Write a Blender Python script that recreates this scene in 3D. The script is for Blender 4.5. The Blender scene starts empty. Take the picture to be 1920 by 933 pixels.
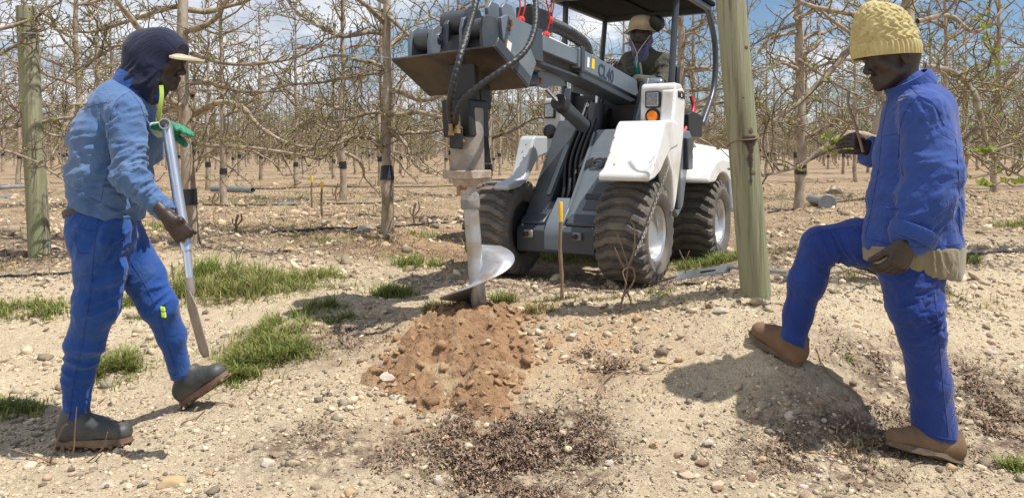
import bpy, bmesh, math, random
import numpy as np
from mathutils import Vector, Matrix
rnd = random.Random(7)
SC = bpy.context.scene
COL = SC.collection

# ------------------------------------------------ camera
FPX, CAMH, HY = 1387.0, 1.2, 285.0
cam_d = bpy.data.cameras.new('camera')
cam = bpy.data.objects.new('camera', cam_d)
COL.objects.link(cam)
SC.camera = cam
cam.location = (0, 0, CAMH)
cam.rotation_euler = (math.radians(90), 0, 0)
cam_d.sensor_width = 36.0
cam_d.lens = FPX / 1920 * 36
cam_d.shift_y = -(466.5 - HY) / 1920
cam_d.clip_start = 0.05
cam_d.clip_end = 3000

# ------------------------------------------------ sun and sky
SUN = Vector((0.43, -0.14, 0.92)).normalized()
sun_d = bpy.data.lights.new('sun', 'SUN')
sun_d.energy = 5.0
sun_d.angle = math.radians(0.5)
sun_d.color = (1.0, 0.965, 0.905)
sun = bpy.data.objects.new('sun', sun_d)
COL.objects.link(sun)
sun.rotation_euler = SUN.to_track_quat('Z', 'Y').to_euler()
world = bpy.data.worlds.new('World')
SC.world = world
world.use_nodes = True
nt = world.node_tree
nt.nodes.clear()
def wn(t, **k):
    n = nt.nodes.new(t)
    for a, b in k.items(): setattr(n, a, b)
    return n
sky = wn('ShaderNodeTexSky', sky_type='NISHITA', sun_disc=False)
sky.sun_elevation = math.asin(SUN.z)
sky.sun_rotation = math.atan2(SUN.x, SUN.y)
sky.altitude = 100; sky.air_density = 1.0; sky.dust_density = 0.2; sky.ozone_density = 4.5
bg = wn('ShaderNodeBackground'); bg.inputs[1].default_value = 0.09
out = wn('ShaderNodeOutputWorld')
tc = wn('ShaderNodeTexCoord')
sep = wn('ShaderNodeSeparateXYZ'); nt.links.new(tc.outputs['Generated'], sep.inputs[0])
addz = wn('ShaderNodeMath', operation='ADD'); addz.inputs[1].default_value = 0.22
nt.links.new(sep.outputs['Z'], addz.inputs[0])
dx = wn('ShaderNodeMath', operation='DIVIDE'); dy = wn('ShaderNodeMath', operation='DIVIDE')
nt.links.new(sep.outputs['X'], dx.inputs[0]); nt.links.new(addz.outputs[0], dx.inputs[1])
nt.links.new(sep.outputs['Y'], dy.inputs[0]); nt.links.new(addz.outputs[0], dy.inputs[1])
cmb = wn('ShaderNodeCombineXYZ')
nt.links.new(dx.outputs[0], cmb.inputs[0]); nt.links.new(dy.outputs[0], cmb.inputs[1])
cl = wn('ShaderNodeTexNoise'); cl.inputs['Scale'].default_value = 1.15; cl.inputs['Detail'].default_value = 9; cl.inputs['Roughness'].default_value = 0.58
nt.links.new(cmb.outputs[0], cl.inputs['Vector'])
# cloud bank heavier towards the left of the view (west), thinner to the right
bias = wn('ShaderNodeMath', operation='MULTIPLY_ADD'); bias.inputs[1].default_value = -0.17; bias.inputs[2].default_value = 0.0
nt.links.new(sep.outputs['X'], bias.inputs[0])
ssum = wn('ShaderNodeMath', operation='ADD'); nt.links.new(cl.outputs['Fac'], ssum.inputs[0]); nt.links.new(bias.outputs[0], ssum.inputs[1])
cr = wn('ShaderNodeValToRGB'); cr.color_ramp.elements[0].position = 0.45; cr.color_ramp.elements[1].position = 0.56
nt.links.new(ssum.outputs[0], cr.inputs[0])
cl2 = wn('ShaderNodeTexNoise'); cl2.inputs['Scale'].default_value = 2.2; cl2.inputs['Detail'].default_value = 6
nt.links.new(cmb.outputs[0], cl2.inputs['Vector'])
cr2 = wn('ShaderNodeValToRGB'); cr2.color_ramp.elements[0].position = 0.35; cr2.color_ramp.elements[1].position = 0.65
cr2.color_ramp.elements[0].color = (5.0, 5.6, 6.8, 1); cr2.color_ramp.elements[1].color = (10.0, 10.2, 10.6, 1)
nt.links.new(cl2.outputs['Fac'], cr2.inputs[0])
mx = wn('ShaderNodeMixRGB'); nt.links.new(cr.outputs[0], mx.inputs[0]); nt.links.new(sky.outputs[0], mx.inputs[1]); nt.links.new(cr2.outputs[0], mx.inputs[2])
nt.links.new(mx.outputs[0], bg.inputs[0]); nt.links.new(bg.outputs[0], out.inputs[0])
SC.view_settings.view_transform = 'Standard'
SC.view_settings.look = 'None'
SC.view_settings.gamma = 1
SC.view_settings.exposure = 0.22
SC.view_settings.use_curve_mapping = False

# ------------------------------------------------ helpers
def V(*a): return np.array(a, float)
def P(px, py, Y):
    """photo pixel + distance -> point in the world"""
    return V((px - 960) / FPX * Y, Y, CAMH - (py - HY) / FPX * Y)

def tag(o, label=None, cat=None, group=None, kind=None):
    if label: o['label'] = label
    if cat: o['category'] = cat
    if group: o['group'] = group
    if kind: o['kind'] = kind
    return o
def empty(name, loc, rz=0.0):
    o = bpy.data.objects.new(name, None); COL.objects.link(o)
    o.location = tuple(loc); o.rotation_euler = (0, 0, rz); o.empty_display_size = .1
    return o

class MB:
    """collects shapes; build() links them as ONE mesh object"""
    def __init__(s): s.v = []; s.f = []; s.n = 0; s.mi = []
    def add(s, verts, faces, mi=0):
        verts = np.asarray(verts, float)
        s.v.append(verts)
        for fc in faces: s.f.append(tuple(i + s.n for i in fc))
        s.mi += [mi] * len(faces)
        s.n += len(verts)
        return s
    def box(s, lo, hi, M=None, mi=0):
        x0, y0, z0 = lo; x1, y1, z1 = hi
        v = V([x0,y0,z0],[x1,y0,z0],[x1,y1,z0],[x0,y1,z0],[x0,y0,z1],[x1,y0,z1],[x1,y1,z1],[x0,y1,z1])
        if M is not None: v = tr(M, v)
        return s.add(v, [(0,3,2,1),(4,5,6,7),(0,1,5,4),(1,2,6,5),(2,3,7,6),(3,0,4,7)], mi)
    def hexa(s, pts, mi=0):
        """8 corner points: bottom four ccw then top four"""
        return s.add(pts, [(0,3,2,1),(4,5,6,7),(0,1,5,4),(1,2,6,5),(2,3,7,6),(3,0,4,7)], mi)
    def prism(s, poly, axis, a0, a1, mi=0):
        """polygon in the two other axes, extruded along axis (0,1,2) from a0 to a1"""
        poly = np.asarray(poly, float); n = len(poly); vs = []
        for a in (a0, a1):
            for p in poly: vs.append(np.insert(p, axis, a))
        area = sum(poly[i][0]*poly[(i+1)%n][1]-poly[(i+1)%n][0]*poly[i][1] for i in range(n))
        F = [tuple(range(n))[::-1], tuple(range(n, 2*n))] + [(i, (i+1)%n, n+(i+1)%n, n+i) for i in range(n)]
        flip = (area < 0) != (axis == 1)
        if (a1 < a0): flip = not flip
        if flip: F = [f[::-1] for f in F]
        return s.add(vs, F, mi)
    def tube(s, pts, r, sides=8, cap=True, mi=0):
        pts = np.asarray(pts, float); n = len(pts)
        r = np.full(n, r) if np.isscalar(r) else np.asarray(r, float)
        t = np.gradient(pts, axis=0); t /= np.linalg.norm(t, axis=1)[:, None] + 1e-9
        up = V(0, 0, 1) if abs(t[0][2]) < .9 else V(1, 0, 0)
        u = np.cross(t[0], up); u /= np.linalg.norm(u)
        us = [u]
        for i in range(1, n):
            u = us[-1] - t[i] * np.dot(us[-1], t[i]); u /= np.linalg.norm(u) + 1e-9; us.append(u)
        us = np.array(us); w = np.cross(t, us)
        a = np.arange(sides) * 2 * math.pi / sides
        ring = (np.cos(a)[None, :, None] * us[:, None, :] + np.sin(a)[None, :, None] * w[:, None, :]) * r[:, None, None] + pts[:, None, :]
        F = []
        for i in range(n - 1):
            for j in range(sides):
                k = (j + 1) % sides
                F.append((i*sides+j, i*sides+k, (i+1)*sides+k, (i+1)*sides+j))
        if cap: F += [tuple(range(sides))[::-1], tuple((n-1)*sides + j for j in range(sides))]
        return s.add(ring.reshape(-1, 3), F, mi)
    def lathe(s, prof, o, ax, seg=32, mi=0):
        """prof: (distance along axis, radius)"""
        ax = np.asarray(ax, float); ax = ax / np.linalg.norm(ax); o = np.asarray(o, float)
        up = V(0, 0, 1) if abs(ax[2]) < .9 else V(1, 0, 0)
        u = np.cross(ax, up); u /= np.linalg.norm(u); w = np.cross(ax, u)
        vs = []
        for d, r in prof:
            for j in range(seg):
                a = 2*math.pi*j/seg
                vs.append(o + ax*d + (u*math.cos(a) + w*math.sin(a))*max(r, 1e-4))
        n = len(prof); F = []
        for i in range(n-1):
            for j in range(seg):
                k = (j+1) % seg
                F.append((i*seg+j, i*seg+k, (i+1)*seg+k, (i+1)*seg+j))
        F += [tuple(range(seg))[::-1], tuple((n-1)*seg+j for j in range(seg))]
        return s.add(vs, F, mi)
    def build(s, name, mats, parent=None, smooth=None, bevel=0, org=None, seg=2):
        me = bpy.data.meshes.new(name)
        v = np.concatenate(s.v)
        if org is not None: v = v - np.asarray(org)
        me.from_pydata(v.tolist(), [], s.f)
        if not isinstance(mats, (list, tuple)): mats = [mats]
        for m in mats: me.materials.append(m)
        if any(s.mi): me.polygons.foreach_set('material_index', s.mi)
        if smooth is not None:
            me.polygons.foreach_set('use_smooth', [True]*len(me.polygons))
            if smooth < 179: me.set_sharp_from_angle(angle=math.radians(smooth))
        me.update()
        o = bpy.data.objects.new(name, me); COL.objects.link(o)
        if parent is not None: o.parent = parent
        if bevel:
            b = o.modifiers.new('bevel', 'BEVEL'); b.width = bevel; b.segments = seg; b.limit_method = 'ANGLE'; b.angle_limit = math.radians(35)
            b.harden_normals = False
            if smooth is None:
                me.polygons.foreach_set('use_smooth', [True]*len(me.polygons)); me.set_sharp_from_angle(angle=math.radians(30))
        return o

def tr(M, v):
    v = np.asarray(v, float); return v @ np.array(M)[:3, :3].T + np.array(M)[:3, 3]

def fastmesh(name, v, f, mats, parent=None, smooth=False):
    """v (n,3), f (m,k) with constant k"""
    v = np.ascontiguousarray(v, np.float32); f = np.ascontiguousarray(f, np.int32)
    me = bpy.data.meshes.new(name); k = f.shape[1]
    me.vertices.add(len(v)); me.vertices.foreach_set('co', v.ravel())
    me.loops.add(f.size); me.loops.foreach_set('vertex_index', f.ravel())
    me.polygons.add(len(f)); me.polygons.foreach_set('loop_start', np.arange(0, f.size, k, dtype=np.int32))
    if smooth: me.polygons.foreach_set('use_smooth', np.ones(len(f), bool))
    if not isinstance(mats, (list, tuple)): mats = [mats]
    for m in mats: me.materials.append(m)
    me.update(calc_edges=True); me.validate()
    o = bpy.data.objects.new(name, me); COL.objects.link(o)
    if parent is not None: o.parent = parent
    return o

def spline(pts, n=6):
    """Catmull-Rom through points (any dimension)"""
    p = np.asarray(pts, float); p = np.vstack([2*p[0]-p[1], p, 2*p[-1]-p[-2]]); out_ = []
    for i in range(1, len(p)-2):
        for t in np.linspace(0, 1, n, endpoint=False):
            a, b, c, d = p[i-1], p[i], p[i+1], p[i+2]
            out_.append(.5*((2*b)+(c-a)*t+(2*a-5*b+4*c-d)*t*t+(-a+3*b-3*c+d)*t**3))
    out_.append(p[-2]); return np.array(out_)

_rs = np.random.RandomState(3); _H = _rs.rand(4096).astype(np.float32)
def vnoise(p):
    """value noise, p (...,3) -> 0..1"""
    p = np.asarray(p, np.float32); i = np.floor(p).astype(np.int64); f = p - i; f = f*f*(3-2*f)
    def h(a, b, c): return _H[(a*73856093 ^ b*19349663 ^ c*83492791) & 4095]
    x, y, z = i[..., 0], i[..., 1], i[..., 2]; fx, fy, fz = f[..., 0], f[..., 1], f[..., 2]
    def L(a, b, t): return a + (b-a)*t
    return L(L(L(h(x,y,z),h(x+1,y,z),fx), L(h(x,y+1,z),h(x+1,y+1,z),fx), fy),
             L(L(h(x,y,z+1),h(x+1,y,z+1),fx), L(h(x,y+1,z+1),h(x+1,y+1,z+1),fx), fy), fz)
def fbm(p, o=4, g=.5):
    p = np.asarray(p, np.float32); s = 0; a = 1; t = 0
    for k in range(o): s = s + a*vnoise(p*(2**k) + 17.3*k); t += a; a *= g
    return s/t

# ------------------------------------------------ materials
def mat(name, c, rough=.7, metal=0.0, c2=None, scale=8, mixlo=.35, mixhi=.65, bump=0, bscale=60, bdist=.01,
        c3=None, s3=2.0, lo3=.5, hi3=.7, island=0, stretch=None, spec=.5, translucent=0, coord='Object', wave=None, detail=6):
    m = bpy.data.materials.new(name); m.use_nodes = True; t = m.node_tree; N = t.nodes; Lk = t.links
    b = N['Principled BSDF']; b.inputs['Roughness'].default_value = rough; b.inputs['Metallic'].default_value = metal
    b.inputs['Specular IOR Level'].default_value = spec
    def new(ty, **k):
        n = N.new(ty)
        for a, bb in k.items(): setattr(n, a, bb)
        return n
    co = new('ShaderNodeTexCoord'); vec = co.outputs[coord]
    if stretch:
        mp = new('ShaderNodeMapping'); mp.inputs['Scale'].default_value = stretch; Lk.new(vec, mp.inputs[0]); vec = mp.outputs[0]
    cur = None
    def ramp(src, lo, hi):
        r = new('ShaderNodeMapRange'); r.inputs[1].default_value = lo; r.inputs[2].default_value = hi; Lk.new(src, r.inputs[0]); return r.outputs[0]
    def mix(fac, a, bcol):
        n = new('ShaderNodeMixRGB'); Lk.new(fac, n.inputs[0])
        if isinstance(a, tuple): n.inputs[1].default_value = (*a, 1)
        else: Lk.new(a, n.inputs[1])
        n.inputs[2].default_value = (*bcol, 1); return n.outputs[0]
    cur = c
    if c2:
        n = new('ShaderNodeTexNoise'); n.inputs['Scale'].default_value = scale; n.inputs['Detail'].default_value = detail; n.inputs['Roughness'].default_value = .6
        Lk.new(vec, n.inputs['Vector']); cur = mix(ramp(n.outputs['Fac'], mixlo, mixhi), cur, c2)
    if c3:
        n = new('ShaderNodeTexNoise'); n.inputs['Scale'].default_value = s3; n.inputs['Detail'].default_value = 5; n.inputs['W' if False else 'Distortion'].default_value = .6
        Lk.new(vec, n.inputs['Vector']); cur = mix(ramp(n.outputs['Fac'], lo3, hi3), cur, c3)
    if island:
        g = new('ShaderNodeNewGeometry'); hsv = new('ShaderNodeHueSaturation')
        mr = new('ShaderNodeMapRange'); mr.inputs[3].default_value = 1-island; mr.inputs[4].default_value = 1+island
        Lk.new(g.outputs['Random Per Island'], mr.inputs[0]); Lk.new(mr.outputs[0], hsv.inputs['Value'])
        mr2 = new('ShaderNodeMapRange'); mr2.inputs[3].default_value = .5-island*.014; mr2.inputs[4].default_value = .5+island*.014
        ml = new('ShaderNodeMath', operation='MULTIPLY'); ml.inputs[1].default_value = 37.7; fr = new('ShaderNodeMath', operation='FRACT')
        Lk.new(g.outputs['Random Per Island'], ml.inputs[0]); Lk.new(ml.outputs[0], fr.inputs[0]); Lk.new(fr.outputs[0], mr2.inputs[0]); Lk.new(mr2.outputs[0], hsv.inputs['Hue'])
        if isinstance(cur, tuple): hsv.inputs['Color'].default_value = (*cur, 1)
        else: Lk.new(cur, hsv.inputs['Color'])
        cur = hsv.outputs[0]
    if isinstance(cur, tuple): b.inputs['Base Color'].default_value = (*cur, 1)
    else: Lk.new(cur, b.inputs['Base Color'])
    nrm = None
    if bump:
        if wave:
            n = new('ShaderNodeTexWave'); n.inputs['Scale'].default_value = bscale; n.inputs['Distortion'].default_value = wave[0]; n.inputs['Detail'].default_value = 3
            n.wave_type = 'BANDS'; n.bands_direction = wave[1]
        else:
            n = new('ShaderNodeTexNoise'); n.inputs['Scale'].default_value = bscale; n.inputs['Detail'].default_value = 6; n.inputs['Roughness'].default_value = .65
        Lk.new(vec, n.inputs['Vector'])
        bp = new('ShaderNodeBump'); bp.inputs['Strength'].default_value = bump; bp.inputs['Distance'].default_value = bdist
        Lk.new(n.outputs['Fac'], bp.inputs['Height']); Lk.new(bp.outputs[0], b.inputs['Normal'])
    if translucent:
        tl = new('ShaderNodeBsdfTranslucent'); ms = new('ShaderNodeMixShader'); ms.inputs[0].default_value = translucent
        if isinstance(cur, tuple): tl.inputs[0].default_value = (*cur, 1)
        else: Lk.new(cur, tl.inputs[0])
        Lk.new(b.outputs[0], ms.inputs[1]); Lk.new(tl.outputs[0], ms.inputs[2]); Lk.new(ms.outputs[0], N['Material Output'].inputs[0])
    return m

M = {}
M['bark'] = mat('bark', (.47,.385,.285), .9, c2=(.24,.175,.12), scale=14, bump=.7, bscale=45, bdist=.012, c3=(.48,.43,.35), s3=6, stretch=(1,1,.45))
M['branch'] = mat('branch', (.45,.365,.265), .9, c2=(.15,.11,.075), scale=20, bump=.4, bscale=60)
M['twig'] = mat('twig', (.27,.205,.125), .9, c2=(.12,.088,.055), scale=5)
M['leaf'] = mat('leaf', (.29,.30,.07), .6, island=.35, translucent=.35)
M['freshleaf'] = mat('fresh_leaf', (.26,.32,.05), .5, island=.3, translucent=.35)
M['tape'] = mat('tape', (.02,.021,.025), .45, bump=.5, bscale=30)
M['post'] = mat('post_wood', (.32,.30,.20), .85, c2=(.10,.095,.055), scale=46, mixlo=.47, mixhi=.68, stretch=(1,1,.045), bump=1.0, bscale=60, bdist=.012, c3=(.26,.27,.15), s3=7, lo3=.42, hi3=.58)
def _stain(m):
    t = m.node_tree; b = t.nodes['Principled BSDF']; src = b.inputs['Base Color'].links[0].from_socket
    a = t.nodes.new('ShaderNodeAttribute'); a.attribute_name = 'stain'; n = t.nodes.new('ShaderNodeTexNoise'); n.inputs['Scale'].default_value = 22; n.inputs['Detail'].default_value = 6
    co = t.nodes.new('ShaderNodeTexCoord'); t.links.new(co.outputs['Object'], n.inputs['Vector'])
    s_ = t.nodes.new('ShaderNodeMath'); s_.operation = 'ADD'; t.links.new(a.outputs['Fac'], s_.inputs[0]); t.links.new(n.outputs['Fac'], s_.inputs[1])
    r = t.nodes.new('ShaderNodeMapRange'); r.inputs[1].default_value = .85; r.inputs[2].default_value = 1.15; t.links.new(s_.outputs[0], r.inputs[0])
    x = t.nodes.new('ShaderNodeMixRGB'); t.links.new(r.outputs[0], x.inputs[0]); t.links.new(src, x.inputs[1]); x.inputs[2].default_value = (.05,.03,.018,1)
    t.links.new(x.outputs[0], b.inputs['Base Color'])
_stain(M['post'])
M['rubble'] = mat('rubble', (.46,.34,.215), .95, island=.3, c2=(.36,.25,.155), scale=9, bump=.5, bscale=40)
M['knot'] = mat('knot', (.1,.07,.04), .9, c2=(.2,.15,.09), scale=30)
M['stone'] = mat('stone', (.44,.345,.235), .85, c2=(.34,.25,.16), scale=12, bump=.5, bscale=50, island=.32, c3=(.5,.44,.36), s3=5)
M['palestone'] = mat('pale_stone', (.56,.49,.42), .8, c2=(.42,.33,.26), scale=9, bump=.6, bscale=40, c3=(.62,.57,.52), s3=6)
M['yellowstone'] = mat('yellow_stone', (.50,.36,.18), .8, c2=(.38,.26,.14), scale=9, bump=.6, bscale=40, c3=(.55,.46,.34), s3=6)
M['brownstone'] = mat('brown_stone', (.30,.19,.12), .85, c2=(.22,.14,.09), scale=12, bump=.6, bscale=40)
M['pebble'] = mat('pebble', (.54,.45,.32), .85, island=.6, c2=(.36,.27,.175), scale=20, bump=.4, bscale=80)
M['grass'] = mat('grass', (.225,.26,.06), .6, island=.4, translucent=.3)
M['drygrass'] = mat('dry_grass', (.34,.28,.12), .7, island=.35, translucent=.2)
M['litter'] = mat('litter', (.23,.155,.105), .9, island=.75)
M['strawlitter'] = mat('straw_litter', (.33,.25,.17), .9, island=.45)
M['drytwig'] = mat('dry_twig', (.27,.18,.115), .9, c2=(.18,.12,.08), scale=12)
M['hose'] = mat('drip_hose', (.02,.02,.021), .5)
M['galv'] = mat('galvanised', (.52,.54,.56), .42, .75, c2=(.38,.40,.42), scale=14)
M['greymetal'] = mat('grey_metal', (.3,.33,.34), .5, .5, c2=(.2,.22,.23), scale=10)
M['cloud'] = None
M['soil'] = mat('soil', (.40,.24,.125), .95, c2=(.29,.165,.085), scale=9, bump=1.0, bscale=45, bdist=.025, c3=(.48,.35,.21), s3=5, lo3=.55)
M['clod'] = mat('clod', (.38,.23,.12), .95, c2=(.28,.16,.083), scale=14, bump=.8, bscale=60, island=.25)

# ------------------------------------------------ terrain
_ctl = [ # photo pixel, distance
 (0,835,2.98),(180,838,2.98),(375,760,3.25),(250,740,3.6),(60,933,2.5),(500,933,2.5),(500,800,2.95),(500,650,3.85),(300,650,4.0),(60,600,4.4),
 (0,500,5.6),(73,472,5.8),(440,530,4.9),(600,520,5.0),(360,458,6.1),(727,437,6.9),(560,440,6.9),(780,490,5.6),(700,580,4.3),
 (690,700,3.45),(800,765,3.02),(950,860,2.68),(950,933,2.46),(840,640,3.6),(900,605,3.8),(960,560,4.3),
 (1050,563,3.95),(1150,552,3.85),(1280,545,3.7),(1412,540,3.55),(1200,650,3.3),(1200,760,2.9),(1150,933,2.44),(1350,750,2.93),(1400,933,2.4),
 (1450,672,3.0),(1455,600,3.3),(1560,700,3.02),(1650,800,2.86),(1745,872,2.72),(1650,933,2.45),(1900,933,2.42),
 (1850,760,3.12),(1800,650,3.5),(1750,560,4.1),(1880,560,4.2),(1800,480,5.2),(1600,500,4.7),(1520,540,3.8),(1600,430,7.2),(1800,420,7.4),(1495,395,9.3)]
_cp = [P(*c) for c in _ctl]
_cp += [V(x, y, z) for x, y, z in [
 (-.05,5.8,.255),(.9,5.25,.252),(1.7,6.7,.26),(.8,7.2,.26),(1.3,6.0,.24),(.4,5.2,.27),(2.4,7.9,.33),(2.3,6.4,.4),
 (-1.2,5.6,.31),(0,7.6,.42),(-3,8,.46),(3,9,.48),(-6,9,.5),(6,9,.52),(-6,5,.38),(-5,3,.1),(-5,1,0),(0,1.3,-.02),(-2,1,-.02),(2.5,1,-.02),(5,2,.05),(5,3,.2),(5,4.5,.45),(7,5,.5),
 (0,12,.5),(-8,14,.5),(8,14,.5),(0,-3,-.05),(-6,-3,-.05),(6,-3,-.05),(-12,4,.3),(12,4,.4),(-14,10,.5),(14,10,.5),(.55,3.75,.41),(.2,4.35,.36),(-.3,3.9,.375),(.9,4.1,.40),(.8,4.6,.26),(1.35,4.6,.33),(-.3,4.9,.27),(.2,4.75,.26)]]
_cp = np.array(_cp); _n = len(_cp)
def _phi(r): return np.sqrt(r*r + .12**2)
_A = _phi(np.linalg.norm(_cp[:, None, :2] - _cp[None, :, :2], axis=2)) - np.eye(_n)*.09
_Pm = np.c_[np.ones(_n), _cp[:, :2]]
_S = np.block([[_A, _Pm], [_Pm.T, np.zeros((3, 3))]])
_w = np.linalg.solve(_S, np.r_[_cp[:, 2], 0, 0, 0])
def gz0(x, y):
    x = np.asarray(x, float); y = np.asarray(y, float); sh = x.shape; x = x.ravel(); y = y.ravel()
    xc = np.clip(x, -13, 13); yc = np.clip(y, -3, 13)
    o = np.zeros_like(x)
    for i in range(0, len(x), 20000):
        s = slice(i, i+20000); r = np.hypot(xc[s, None]-_cp[None, :, 0], yc[s, None]-_cp[None, :, 1])
        o[s] = _phi(r) @ _w[:_n] + _w[_n] + _w[_n+1]*xc[s] + _w[_n+2]*yc[s]
    far = np.clip((np.hypot(x, y-4)-7)/6, 0, 1); far = far*far*(3-2*far)
    tgt = np.where(y > 4, .5, np.clip(.5*(y+2)/6, 0, .5))
    return (o*(1-far)+tgt*far).reshape(sh)
def gz(x, y):
    x = np.asarray(x, float); y = np.asarray(y, float)
    z = gz0(x, y)
    p = np.stack([x*1.6, y*1.6, x*0], -1); z = z + (fbm(p, 3)-.5)*.05
    p = np.stack([x*9, y*9, x*0+3], -1); z = z + (fbm(p, 4, .6)-.5)*.035
    r = np.clip(1-np.hypot(x, y-4)/14, 0, 1)
    p = np.stack([x*40, y*40, x*0+9], -1); n = fbm(p, 2)
    z = z + r*np.clip(n-.52, 0, 1)*.035
    return z
def G(px, py, ymin=1.6, ymax=60):
    Ys = np.concatenate([np.arange(ymin, 12, .01), np.arange(12, ymax, .1)])
    X = (px-960)/FPX*Ys; Z = CAMH-(py-HY)/FPX*Ys
    g = gz0(X, Ys); k = np.argmax(Z <= g)
    return V(X[k], Ys[k], float(gz(X[k], Ys[k])))

def axis(segs):
    out_ = []
    for a, b, st in segs: out_.append(np.arange(a, b, st))
    return np.concatenate(out_)
gx = axis([(-900,-100,100),(-100,-20,8),(-20,-8,.7),(-8,-4.2,.09),(-4.2,4.2,.0165),(4.2,8,.09),(8,20,.7),(20,100,8),(100,901,100)])
gy = axis([(-300,-20,40),(-20,-2,2),(-2,1.6,.12),(1.6,6,.0165),(6,9,.035),(9,14,.1),(14,40,1.0),(40,100,6),(100,1200,90)])
XX, YY = np.meshgrid(gx, gy); ZZ = gz(XX, YY)
nx, ny = len(gx), len(gy)
idx = np.arange(nx*ny).reshape(ny, nx)
gf = np.stack([idx[:-1,:-1], idx[:-1,1:], idx[1:,1:], idx[1:,:-1]], -1).reshape(-1, 4)

def ground_material():
    m = bpy.data.materials.new('sandy_ground'); m.use_nodes = True; t = m.node_tree; N = t.nodes; Lk = t.links
    b = N['Principled BSDF']; b.inputs['Roughness'].default_value = .95; b.inputs['Specular IOR Level'].default_value = .2
    def new(ty, **k):
        n = N.new(ty)
        for a, bb in k.items(): setattr(n, a, bb)
        return n
    co = new('ShaderNodeTexCoord').outputs['Object']
    def noise(s, d=6, r=.6):
        n = new('ShaderNodeTexNoise'); n.inputs['Scale'].default_value = s; n.inputs['Detail'].default_value = d; n.inputs['Roughness'].default_value = r
        Lk.new(co, n.inputs['Vector']); return n.outputs['Fac']
    def rng(s, lo, hi, a=0, b_=1):
        r = new('ShaderNodeMapRange'); r.inputs[1].default_value = lo; r.inputs[2].default_value = hi; r.inputs[3].default_value = a; r.inputs[4].default_value = b_
        Lk.new(s, r.inputs[0]); return r.outputs[0]
    def mix(f, a, c):
        n = new('ShaderNodeMixRGB'); Lk.new(f, n.inputs[0])
        for i, q in ((1, a), (2, c)):
            if isinstance(q, tuple): n.inputs[i].default_value = (*q, 1)
            else: Lk.new(q, n.inputs[i])
        return n.outputs[0]
    def math_(op, a, c):
        n = new('ShaderNodeMath', operation=op)
        for i, q in ((0, a), (1, c)):
            if isinstance(q, (int, float)): n.inputs[i].default_value = q
            else: Lk.new(q, n.inputs[i])
        return n.outputs[0]
    at = new('ShaderNodeAttribute', attribute_name='soilmix')   # R orange soil, G leaf litter brown, B orchard floor
    sp = new('ShaderNodeSeparateColor'); Lk.new(at.outputs['Color'], sp.inputs[0])
    col = mix(rng(noise(3.5), .35, .65), (.54,.435,.29), (.44,.335,.215))
    col = mix(rng(noise(55, 5, .7), .42, .7), col, (.64,.55,.40))
    col = mix(rng(noise(130, 4, .75), .5, .66), col, (.28,.215,.15))
    floor = mix(rng(noise(2.2, 8, .7), .38, .62), (.38,.275,.17), (.20,.135,.085))
    floor = mix(rng(noise(30, 5, .7), .5, .7), floor, (.50,.40,.27))
    col = mix(sp.outputs['Blue'], col, floor)
    lit = math_('MULTIPLY', sp.outputs['Green'], rng(noise(14, 8, .75), .40, .58))
    col = mix(lit, col, (.135,.09,.065))
    so = math_('MULTIPLY', sp.outputs['Red'], rng(noise(8, 6, .7), .3, .55))
    col = mix(so, col, (.42,.26,.14))
    Lk.new(col, b.inputs['Base Color'])
    vo = new('ShaderNodeTexVoronoi'); vo.inputs['Scale'].default_value = 70; Lk.new(co, vo.inputs['Vector'])
    h = math_('ADD', noise(60, 8, .75), math_('MULTIPLY', vo.outputs['Distance'], -.25))
    bp = new('ShaderNodeBump'); bp.inputs['Strength'].default_value = .9; bp.inputs['Distance'].default_value = .012
    Lk.new(h, bp.inputs['Height']); Lk.new(bp.outputs[0], b.inputs['Normal'])
    return m
M['ground'] = ground_material()
ground = fastmesh('ground', np.stack([XX.ravel(), YY.ravel(), ZZ.ravel()], -1), gf, M['ground'], smooth=True)
tag(ground, kind='structure')
def blob(x, y, c, rx, ry):
    return np.exp(-(((x-c[0])/rx)**2 + ((y-c[1])/ry)**2))
LIT = [(G(940,850),.28,.3),(G(1010,900),.22,.2),(G(1050,820),.2,.16),(G(1800,740),.55,.22),(G(1880,800),.4,.3),(G(1560,800),.3,.12),(G(1500,870),.35,.15),(G(20,490),.8,.5),(G(1130,700),.12,.09),(G(620,640),.35,.25),(G(620,850),.3,.16),
       (G(760,470),1.0,.35),(V(.6,5.0,.3),1.3,.7),(G(1420,490),.5,.5)]
_x, _y = XX.ravel(), YY.ravel()
att = ground.data.color_attributes.new('soilmix', 'FLOAT_COLOR', 'POINT')
red = np.clip(1.5*blob(_x, _y, G(865,650), .36, .45) + .8*blob(_x,_y,G(1120,640),.3,.3)+.6*blob(_x,_y,G(800,460),.5,.5), 0, 1)
grn = np.clip(sum(1.3*blob(_x, _y, c, a, b2) for c, a, b2 in LIT), 0, 1)
blu = np.clip((_y + .0*_x - 5.0)/1.4, 0, 1)*np.clip(1-blob(_x,_y,(-2.2,5.2),1.5,.6),0,1)
blu = np.clip(blu - .9*blob(_x,_y,(3,5.0),1.5,1.2), 0, 1)
att.data.foreach_set('color', np.stack([red, grn, blu, np.ones_like(red)], -1).ravel().astype(np.float32))
# ------------------------------------------------ vineyard-style orchard rows
ROWD = V(.848, .53, 0); ROWN = V(-.53, .848, 0)

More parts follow.
